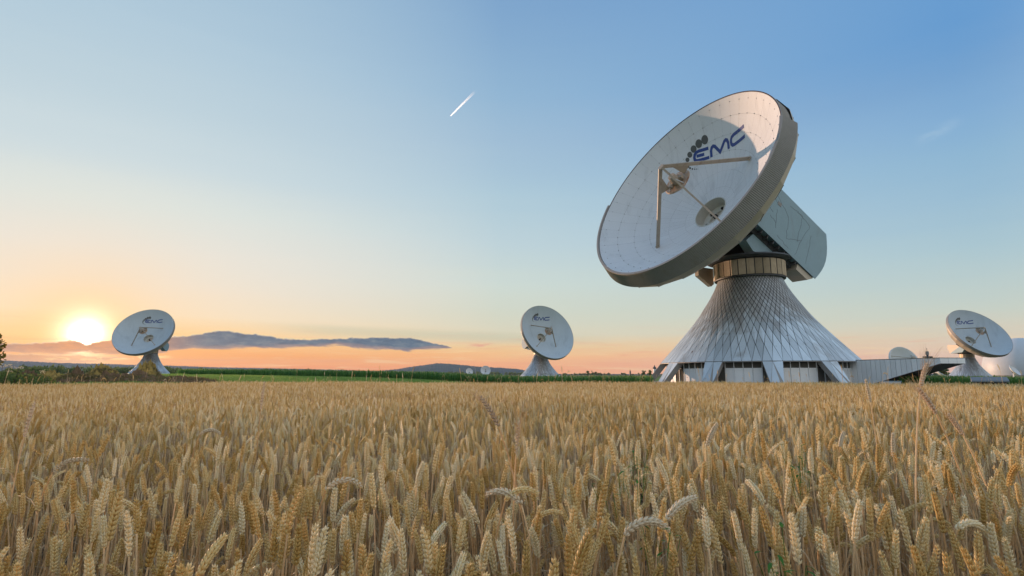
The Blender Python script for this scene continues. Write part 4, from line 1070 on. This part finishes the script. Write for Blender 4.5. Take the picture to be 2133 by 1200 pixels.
def spine(seed, H, bend, arch, earlen):
    """points of one stalk; returns stem pts and ear pts (position, tangent)"""
    r = random.Random(seed); t = r.uniform(0, 6.28); d = Vector((cos(t), sin(t), 0))
    pts = []; p = Vector((0, 0, 0)); e = pi / 2; n = 12; L_ = H / n
    for i in range(n + 1):
        pts.append(p.copy()); q = i / n
        e = pi / 2 - bend * q ** 2 - (arch * 0.25 * max(0, (q - 0.8) / 0.2) ** 2)
        p = p + (d * cos(e) + Vector((0, 0, 1)) * sin(e)) * L_
    ear = []; m = 20; Le = earlen / m; p = pts[-1].copy()
    for i in range(m + 1):
        q = i / m; ee = e - arch * 0.75 * q
        tg = (d * cos(ee) + Vector((0, 0, 1)) * sin(ee)); ear.append((p.copy(), tg)); p = p + tg * Le
    return pts, ear, d
def grain(mb, p, ax, out, L_, w, nseg):
    """pointed husk: base p, long axis ax, bulging outwards"""
    ax = ax.normalized(); s = ax.cross(out).normalized(); o = s.cross(ax)
    rings = ((0.0, 0.35), (0.22, 0.95), (0.5, 1.0), (0.78, 0.6)) if nseg > 4 else ((0.0, 0.4), (0.35, 1.0), (0.7, 0.75))
    V = []
    for q, k in rings:
        for i in range(nseg):
            t = 2 * pi * i / nseg; V.append(p + ax * (L_ * q) + (s * cos(t) * 0.95 + o * sin(t) * 0.8) * (w * k) + out * (w * 0.35 * sin(pi * q)))
    V.append(p + ax * L_ * 1.08 + out * w * 0.1)
    m = len(rings); F = [(j * nseg + i, j * nseg + (i + 1) % nseg, (j + 1) * nseg + (i + 1) % nseg, (j + 1) * nseg + i) for j in range(m - 1) for i in range(nseg)]
    F += [((m - 1) * nseg + i, (m - 1) * nseg + (i + 1) % nseg, m * nseg) for i in range(nseg)]
    mb.add(V, F)
def ear_mesh(seed, ear, d, lod, fat=1.0, awn=0.0):
    r = random.Random(seed + 99); mb = MB(); m = len(ear) - 1; tw = r.uniform(0, pi)
    N = {0: 19, 1: 15, 2: 7}[lod]
    aw = MB()
    for k in range(N):
        q = (k + 0.3) / N * 0.97; i = min(m - 1, int(q * m)); p, tg = ear[i]; p = p.lerp(ear[i + 1][0], q * m - i)
        side0 = tg.orthogonal().normalized(); M_ = Matrix.Rotation(tw, 3, tg); 
        ref = Vector((cos(tw), sin(tw), 0.0)); ref = (ref - tg * ref.dot(tg)).normalized(); cr = tg.cross(ref)
        sgn = 1 if k % 2 else -1; out = ref * sgn
        env = (0.50 + 0.62 * sin(pi * min(1, q * 0.8 + 0.16)) ** 0.9) * fat * FATN[seed % 16]
        gl, gw = 0.0112 * env * (1.0 if lod == 0 else 1.15), 0.0029 * env * (1.0 if lod == 0 else 1.15 if lod == 1 else 1.75)
        if lod == 0:
            for (oc, oo, sp) in ((0.0, 1.0, 0.66), (0.85, 0.7, 0.5), (-0.85, 0.7, 0.5)):
                o2 = (out * oo + cr * oc * 1.1).normalized(); ax = (tg + o2 * (sp + r.uniform(-.08, .08))).normalized()
                grain(mb, p + o2 * 0.0016, ax, o2, gl * r.uniform(0.92, 1.08), gw, 5)
                if awn and r.random() < 0.55: aw.tube([p + ax * gl, p + ax * gl + (tg * 1.0 + o2 * 0.28 + Vector((r.gauss(0, .1), r.gauss(0, .1), 0))).normalized() * awn * r.uniform(.6, 1.15)], [0.0004, 0.00015], 3, cap=False)
                elif not awn and r.random() < 0.4: aw.tube([p + ax * gl, p + ax * (gl + r.uniform(0.004, 0.012))], [0.0005, 0.0002], 3, cap=False)
        elif lod == 1:
            for oc in (0.6, -0.6):
                o2 = (out * 0.8 + cr * oc).normalized(); ax = (tg + o2 * 0.42).normalized(); grain(mb, p + o2 * 0.0015, ax, o2, gl, gw * 0.95, 4)
        else:
            o2 = out; ax = (tg + o2 * 0.3).normalized(); grain(mb, p, ax, o2, gl * 1.7, gw, 4)
    if lod == 0:
        p, tg = ear[-1]; grain(mb, p - tg * 0.008, tg, tg.orthogonal().normalized(), 0.011, 0.0022, 5)
    return mb, aw
def stem_mb(pts, lod, w=0.0022):
    mb = MB(); sel = pts if lod == 0 else pts[::3] + [pts[-1]] if lod == 1 else [pts[0], pts[6], pts[-1]]
    mb.tube(sel, w * (1.0 if lod < 2 else 1.5), 5 if lod == 0 else 3, cap=False); return mb
def leaf_mb(seed, pts, lod):
    r = random.Random(seed + 5); mb = MB()
    for k in range(3 if lod < 2 else 1):
        i = r.choice((4, 6, 7, 8, 9, 10)); t = r.uniform(0, 6.28)
        blade(mb, pts[i], (cos(t), sin(t), 0), r.uniform(0.08, 0.20), 0.005, r.uniform(2.0, 3.6), 6 if lod == 0 else 3, 1.2)
    return mb
FATN = [random.Random(300 + k).uniform(0.78, 1.08) for k in range(16)]
SHAPES = []   # (bend, arch, earlen)
_r = random.Random(2)
for k in range(16):
    if k < 10: SHAPES.append((_r.uniform(0.02, 0.16), _r.uniform(0.0, 0.4), _r.uniform(0.072, 0.096)))
    elif k < 13: SHAPES.append((_r.uniform(0.1, 0.35), _r.uniform(0.5, 1.0), _r.uniform(0.076, 0.094)))
    else: SHAPES.append((_r.uniform(0.1, 0.3), _r.uniform(1.8, 2.7), _r.uniform(0.075, 0.09)))
PICK = list(range(10)) * 6 + [10, 11, 12] * 3 + [13, 14, 15]
EARH = 0.73
def parts_for(k, lod):
    bend, arch, el_ = SHAPES[k]; pts, ear, d = spine(k * 7 + 1, EARH - el_ * 0.9, bend, arch, el_)
    e, a = ear_mesh(k, ear, d, lod); return pts, e, a
HI = []
for k in range(16):
    pts, e, a = parts_for(k, 0); e.add(a.V, a.F)
    HI.append((stem_mb(pts, 0).me('stem', M_STEM, True), e.me('ear', M_EAR, True), leaf_mb(k, pts, 0).me('leaf', M_WLEAF)))
def joined(lod):
    out = []
    for k in range(16):
        pts, e, a = parts_for(k, lod); s = stem_mb(pts, lod); l = leaf_mb(k, pts, lod)
        nE, nS = len(e.F), len(s.F); e.add(s.V, s.F); e.add(l.V, l.F)
        me = e.me('wheat_plant', [M_EAR, M_STEM, M_WLEAF], lod < 2)
        mi = [0] * nE + [1] * nS + [2] * (len(e.F) - nE - nS); me.polygons.foreach_set('material_index', mi); out.append(me)
    return out
# positions: jittered drill rows, thinning with distance (the far ones are seen edge-on)
def build_wheat():
    rr = np.random.default_rng(12)
    def field(d0, d1, dens, amax):
        A_ = radians(amax); area = A_ * (d1 * d1 - d0 * d0); N = int(area * dens)
        r = np.sqrt(rr.uniform(d0 * d0, d1 * d1, N)); a = rr.uniform(-A_, A_, N)
        return np.c_[r * np.sin(a), r * np.cos(a)]
    n0 = field(0.62, 3.2, 340, 62); n1 = field(3.2, 8.0, 300, 56); n2 = field(8.0, 31.0, 165, 53)
    P = np.vstack([n0, n1, n2])
    # pull the plants softly towards drill rows 12.5 cm apart, so that dark lanes open between them
    th = radians(12); c, s = cos(th), sin(th)
    ur = P[:, 0] * c - P[:, 1] * s; vr = P[:, 0] * s + P[:, 1] * c
    k = np.round(ur / 0.135); ur = k * 0.135 + (ur - k * 0.135) * 0.55
    P = np.c_[ur * c + vr * s, -ur * s + vr * c]
    d = np.hypot(P[:, 0], P[:, 1]); keep = (d > 0.62) & (P[:, 1] > -0.3)
    # front edge of the field bends a little; cut at about 22 m depth
    keep &= P[:, 1] < 27.0 + 0.35 * np.sin(P[:, 0] * 0.7) + 0.02 * np.abs(P[:, 0])
    P = P[keep]; d = d[keep]; N = len(P)
    # gentle waves of height, plus individual spread
    hs = 1.0 + rr.normal(0, 0.05, N) - np.where(rr.random(N) < 0.30, rr.uniform(0.05, 0.26, N), 0.0) + 0.035 * np.sin(P[:, 0] * 1.1 + 1) * np.sin(P[:, 1] * 0.9) + 0.03 * np.sin(P[:, 0] * 0.37 + P[:, 1] * 0.21)
    hs = np.where(rr.random(N) < 0.02, hs + rr.uniform(0.06, 0.14, N), hs)
    idx = rr.choice(PICK, N); rot = np.c_[rr.normal(0, 0.055, N), rr.normal(0.0, 0.055, N) - 0.10 * np.clip(P[:, 0] / np.maximum(P[:, 1], 1.0), 0, 1), rr.uniform(0, 2 * pi, N)]
    z = np.zeros(N)
    # which stalks show their ear in the frame? the 300 nearest of these become things of their own
    ph = radians(9.18); zt = EARH * hs - CAM_H
    yc = P[:, 1] * cos(ph) + zt * sin(ph); zc_ = -P[:, 1] * sin(ph) + zt * cos(ph)
    F = 1120.0
    px = F * P[:, 0] / np.maximum(yc, 0.01); py = -F * zc_ / np.maximum(yc, 0.01)
    vis = (yc > 0.2) & (np.abs(px) < 1066) & (py < 600)
    near_limit = np.sort(d[vis])[299]; solo = vis & (d <= near_limit)
    print('wheat total', N, 'solo', solo.sum(), 'limit', near_limit)
    grp = 'ripe wheat stalks in the front of the field'
    sh_lab = {0: 'upright ripe wheat stalk with a plump ear in the front of the field', 1: 'ripe wheat stalk with a leaning ear in the front of the field', 2: 'ripe wheat stalk whose ear nods over in the front of the field'}
    for i in np.nonzero(solo)[0]:
        k = int(idx[i]); st, ea, le = HI[k]
        root = empty('wheat_stalk', (P[i, 0], P[i, 1], 0), label=sh_lab[0 if k < 10 else 1 if k < 13 else 2], cat='wheat', group=grp + (': upright' if k < 10 else ': leaning' if k < 13 else ': nodding'))
        root.rotation_euler = tuple(rot[i]); s_ = float(hs[i]); root.scale = (s_ ** 0.5 * 1.0, s_ ** 0.5, s_)
        link('stem', st, root); link('ear', ea, root); link('leaf', le, root)
    rest = ~solo
    SCL = np.c_[np.sqrt(hs), np.sqrt(hs), hs]
    nm = rest & (d < 2.6); md = rest & (d >= 2.6) & (d < 7.0); fr = rest & (d >= 7.0)
    hi_join = []
    for k in range(16):
        st, ea, le = HI[k]; V = []; F_ = []; mi = []
        for j, me in enumerate((ea, st, le)):
            b_ = len(V); V += [tuple(v_.co) for v_ in me.vertices]; fs = [tuple(x + b_ for x in p_.vertices) for p_ in me.polygons]; F_ += fs; mi += [j] * len(fs)
        mj = mesh('wheat_plant', V, F_, [M_EAR, M_STEM, M_WLEAF], True); mj.polygons.foreach_set('material_index', mi); hi_join.append(mj)
    mid = joined(1); far = joined(2)
    P3 = np.c_[P, z]; off = np.where(nm, 0, np.where(md, 16, 32))
    scatter('wheat_field', P3[rest], rot[rest], SCL[rest], (idx + off)[rest], hi_join + mid + far, label='dense ripe golden wheat filling the foreground up to the green strip', cat='wheat')
build_wheat()

# ---- special stalks one can point at
F_ = 1120.0; PH = radians(9.18)
def world_at(px, py, dist):
    a = (px - 1066.5) / F_; b_ = -(py - 600.0) / F_
    d = Vector((a, cos(PH) - b_ * sin(PH), sin(PH) + b_ * cos(PH))); return Vector((0, 0, CAM_H)) + d * (dist / d.y)
def hero(px, py, dist, label, bend, arch, el_, dirv, fat=1.15, awn=0.0, seed=1, mat=None, name='wheat_stalk', leaf=True):
    """stalk whose highest point lies at the given picture point and depth; dirv = sideways lean (+ right)"""
    if name == "wheat_stalk": dist *= 1.2; el_ *= 1.1
    tip = world_at(px, py, dist)
    pts, ear, d = spine(seed, 1.0, bend, arch, el_)
    allp = [p for p in pts] + [p for p, t in ear]; zmax = max(p.z for p in allp); 
    Hs = (tip.z - (zmax - 1.0)) ; Hs = max(0.4, Hs)
    pts, ear, d = spine(seed, Hs, bend, arch, el_)
    allp = [p for p in pts] + [p for p, t in ear]; top = max(allp, key=lambda p: p.z); zk = tip.z / top.z
    want = 0.0 if dirv > 0 else pi; cur = atan2(d.y, d.x); rz_ = want - cur + (0.25 if dirv > 0 else -0.25)
    M_ = Matrix.Rotation(rz_, 4, 'Z'); tw = M_ @ top
    root = empty(name, (tip.x - tw.x, tip.y - tw.y, 0), label=label, cat='wheat' if name == 'wheat_stalk' else 'rye'); root.rotation_euler.z = rz_; root.scale = (1, 1, zk)
    stem_mb(pts, 0, 0.0021).obj('stem', M_STEM, root, smooth=True)
    e, a = ear_mesh(seed, ear, d, 0, fat, awn); e.obj('ear', mat or M_EAR, root, smooth=True)
    if a.F: a.obj('awns', M_AWN, root)
    if leaf: leaf_mb(seed, pts, 0).obj('leaf', M_WLEAF, root)
    return root
M_PALE = mat_wheat('pale_ear', [(0.68, 0.56, 0.38), (0.76, 0.66, 0.48)], 0.2)
M_PINK = mat_wheat('rye_ear', [(0.72, 0.56, 0.40), (0.82, 0.68, 0.50)], 0.25)
M_GREYE = mat_wheat('dark_ear', [(0.36, 0.27, 0.20), (0.50, 0.37, 0.26)], 0.15)
hero(1350, 1086, 0.98, 'pale wheat ear arched over to the right at the lower centre of the field', 0.12, 2.3, 0.105, 1, 1.35, seed=31, mat=M_PALE)
hero(1040, 1024, 1.12, 'wheat ear arching to the left, left half of a pair forming a gate', 0.10, 2.1, 0.09, -1, 1.2, seed=32, mat=M_PALE)
hero(1092, 1020, 1.12, 'wheat ear arching to the right, right half of a pair forming a gate', 0.10, 2.2, 0.085, 1, 1.2, seed=33)
hero(1452, 1036, 1.15, 'wheat ear bowed to the right above the arched pale one', 0.30, 1.2, 0.10, 1, 1.25, seed=34, mat=M_PALE)
hero(1150, 1066, 1.15, 'short wheat ear drooping right between the gate pair and the arched ear', 0.2, 1.9, 0.08, 1, 1.1, seed=35)
hero(720, 1000, 1.3, 'wheat ear hooked over to the right in the left half of the field', 0.1, 2.3, 0.10, 1, 1.2, seed=36, mat=M_PALE)
hero(165, 957, 1.5, 'wheat ear bent flat to the right near the left edge', 0.15, 1.8, 0.10, 1, 1.2, seed=37, mat=M_PALE)
hero(438, 896, 2.2, 'pale hooked wheat ear standing out left of the middle', 0.1, 2.4, 0.09, 1, 1.3, seed=38, mat=M_PALE)
hero(1495, 882, 1.7, 'tall pale wheat ear leaning right in front of the big cone', 0.25, 0.5, 0.09, 1, 1.2, seed=39, mat=M_PALE)
hero(1860, 902, 1.9, 'pale straight wheat ear standing out in the right half', 0.05, 0.1, 0.09, 1, 1.3, seed=40, mat=M_PALE)
hero(1758, 900, 1.9, 'short pale wheat ear tilted right of the cone legs', 0.25, 0.3, 0.06, 1, 1.3, seed=41, mat=M_PALE)
hero(1932, 756, 1.55, 'tall awned rye ear reaching above the field in front of the wing overhang', 0.30, 0.30, 0.075, 1, 0.85, 0.075, 42, M_PINK, 'rye_stalk')
hero(1912, 808, 1.5, 'awned rye ear leaning left just below the tallest one', 0.30, 0.3, 0.080, -1, 0.8, 0.05, 43, M_PINK, 'rye_stalk')
hero(1975, 862, 1.6, 'pale awned rye ear leaning left at the right side of the field', 0.35, 0.2, 0.07, -1, 0.85, 0.06, 44, M_PINK, 'rye_stalk')
hero(1000, 826, 1.55, 'dark awned rye ear leaning left below the pair of far white dishes', 0.38, 0.35, 0.10, -1, 1.0, 0.085, 45, M_GREYE, 'rye_stalk')
hero(1082, 878, 1.5, 'thin awned rye ear with long orange bristles right of the dark one', 0.06, 0.08, 0.09, 1, 0.7, 0.11, 46, M_PINK, 'rye_stalk')
hero(551, 795, 2.6, 'tall thin pale stalk sticking up into the meadow left of the middle', 0.03, 0.05, 0.13, 1, 0.85, 0.0, 47, M_PINK, 'rye_stalk')
hero(72, 838, 1.9, 'tall pink grass ear sticking up near the left edge', 0.08, 0.1, 0.12, 1, 0.9, 0.0, 48, M_PINK, 'rye_stalk')
hero(1803, 790, 2.6, 'tall pale ear rising in front of the wall of the wing', 0.04, 0.1, 0.11, -1, 1.15, 0.0, 49, M_PALE, 'rye_stalk')
# taller stray stalks fringing the far edge of the field
rr = random.Random(77)
P, S, R_, I = [], [], [], []
for k in range(260):
    y = rr.uniform(9, 26.5); x = rr.uniform(-1, 1) * y * 1.0; P.append((x, y, 0)); s = rr.uniform(1.15, 1.6) if k < 215 else rr.uniform(1.5, 1.85); S.append((1.0, 1.0, s)); R_.append((rr.gauss(0, .06), rr.gauss(0, .06), rr.uniform(0, 6.28))); I.append(rr.randrange(16))
scatter('stray_tall_stalks', P, R_, S, I, joined(1), label='taller stray stalks poking out along the far edge of the wheat', cat='wheat')
# small green weeds between the stalks
def weed(px, py, dist, label, seed, n=14):
    p = world_at(px, py, dist); root = empty('green_weed', (p.x, p.y, 0), label=label, cat='weed'); r = random.Random(seed); mb = MB(); st = MB()
    for k in range(n):
        c = Vector((r.gauss(0, .022), r.gauss(0, .02), p.z + r.gauss(-0.01, .03))); t = r.uniform(0, 6.28)
        blade(mb, c, (cos(t), sin(t), 0), r.uniform(0.014, 0.026), 0.009, 0.8, 3, r.uniform(-.3, .6)); st.tube([(c.x * 0.7, c.y * 0.7, c.z - 0.05), c], 0.0007, 3, cap=False)
    mb.obj('leaves', M_GREEN, root); st.obj('stems', M_GREEN, root)
M_GREEN = leaf_mat('weed_leaf', [(0.05, 0.16, 0.02), (0.09, 0.24, 0.04)], 0.4)
weed(1326, 962, 1.5, 'small green weed left of centre between the stalks below the cone', 1)
weed(1296, 1006, 1.3, 'tiny green leaf cluster left of the other weed, below the cone', 2, 6)
weed(1668, 962, 1.5, 'green creeping weed among the ears in the right half', 3, 16)
weed(1370, 1135, 1.15, 'dark green leaves low between the stalks by the arched pale ear', 4, 10)
weed(1640, 1160, 1.0, 'green leaves at the bottom edge in the right half', 5, 10)

# ------------------------------------------------------------------ contrail
def contrail():
    m, T, b, o = new_mat('contrail_ice'); T.n.remove(b)
    tc = T.node('ShaderNodeTexCoord'); sp = T.node('ShaderNodeSeparateXYZ'); T.link(tc.outputs['Generated'], sp.inputs[0])
    df = T.node('ShaderNodeBsdfDiffuse'); df.inputs[0].default_value = (0.95, 0.95, 0.95, 1); tl_ = T.node('ShaderNodeBsdfTranslucent'); tl_.inputs[0].default_value = (0.95, 0.95, 0.95, 1)
    a = T.node('ShaderNodeAddShader'); T.link(df.outputs[0], a.inputs[0]); T.link(tl_.outputs[0], a.inputs[1])
    tp = T.node('ShaderNodeBsdfTransparent'); mx = T.node('ShaderNodeMixShader')
    lw = T.node('ShaderNodeLayerWeight'); lw.inputs[0].default_value = 0.5
    fac = T.m('MULTIPLY', T.step(attr(T, 'pv'), 0.9, 0.05, 0.0, 0.75, smooth=False), T.step(lw.outputs['Facing'], 0.95, 0.45))
    T.link(fac, mx.inputs[0]); T.link(tp.outputs[0], mx.inputs[1]); T.link(a.outputs[0], mx.inputs[2]); T.link(mx.outputs[0], o.inputs[0])
    D = 15000
    a0 = world_at(938, 242, D); a1 = world_at(996, 184, D * 1.02)
    root = empty('contrail', a0, label='short white contrail high in the blue sky above the middle', cat='contrail')
    ax = (a1 - a0); sd = ax.cross(Vector((0, 1, 0))).normalized()
    for s in (-1, 1):
        mb = MB(); n = 24; pts = []; rad = []
        for i in range(n + 1):
            q = i / n; pts.append(ax * q + sd * s * (9 + 16 * q)); rad.append(3.5 + 9 * q ** 0.7)
        mb.tube(pts, rad, 12); me = mb.me('trail', m, True)
        at_ = me.attributes.new('pv', 'FLOAT', 'POINT'); at_.data.foreach_set('value', [min(1.0, (i // 12) / n) for i in range(len(me.vertices))]); link('trail', me, root)
contrail()

# ------------------------------------------------------------------ haze
HAZE = True
if HAZE:
    m = bpy.data.materials.new('haze_air'); m.use_nodes = True; T = NT(m.node_tree); T.n.clear()
    vs = T.node('ShaderNodeVolumePrincipled'); vs.inputs['Density'].default_value = 0.00005; vs.inputs['Color'].default_value = (0.62, 0.76, 0.97, 1); vs.inputs['Anisotropy'].default_value = 0.2
    o = T.node('ShaderNodeOutputMaterial'); T.link(vs.outputs[0], o.inputs['Volume']); 
    mb = MB(); mb.box((0, 0, 85), (13000, 13000, 174)); mb.obj('haze', m, kind='stuff')
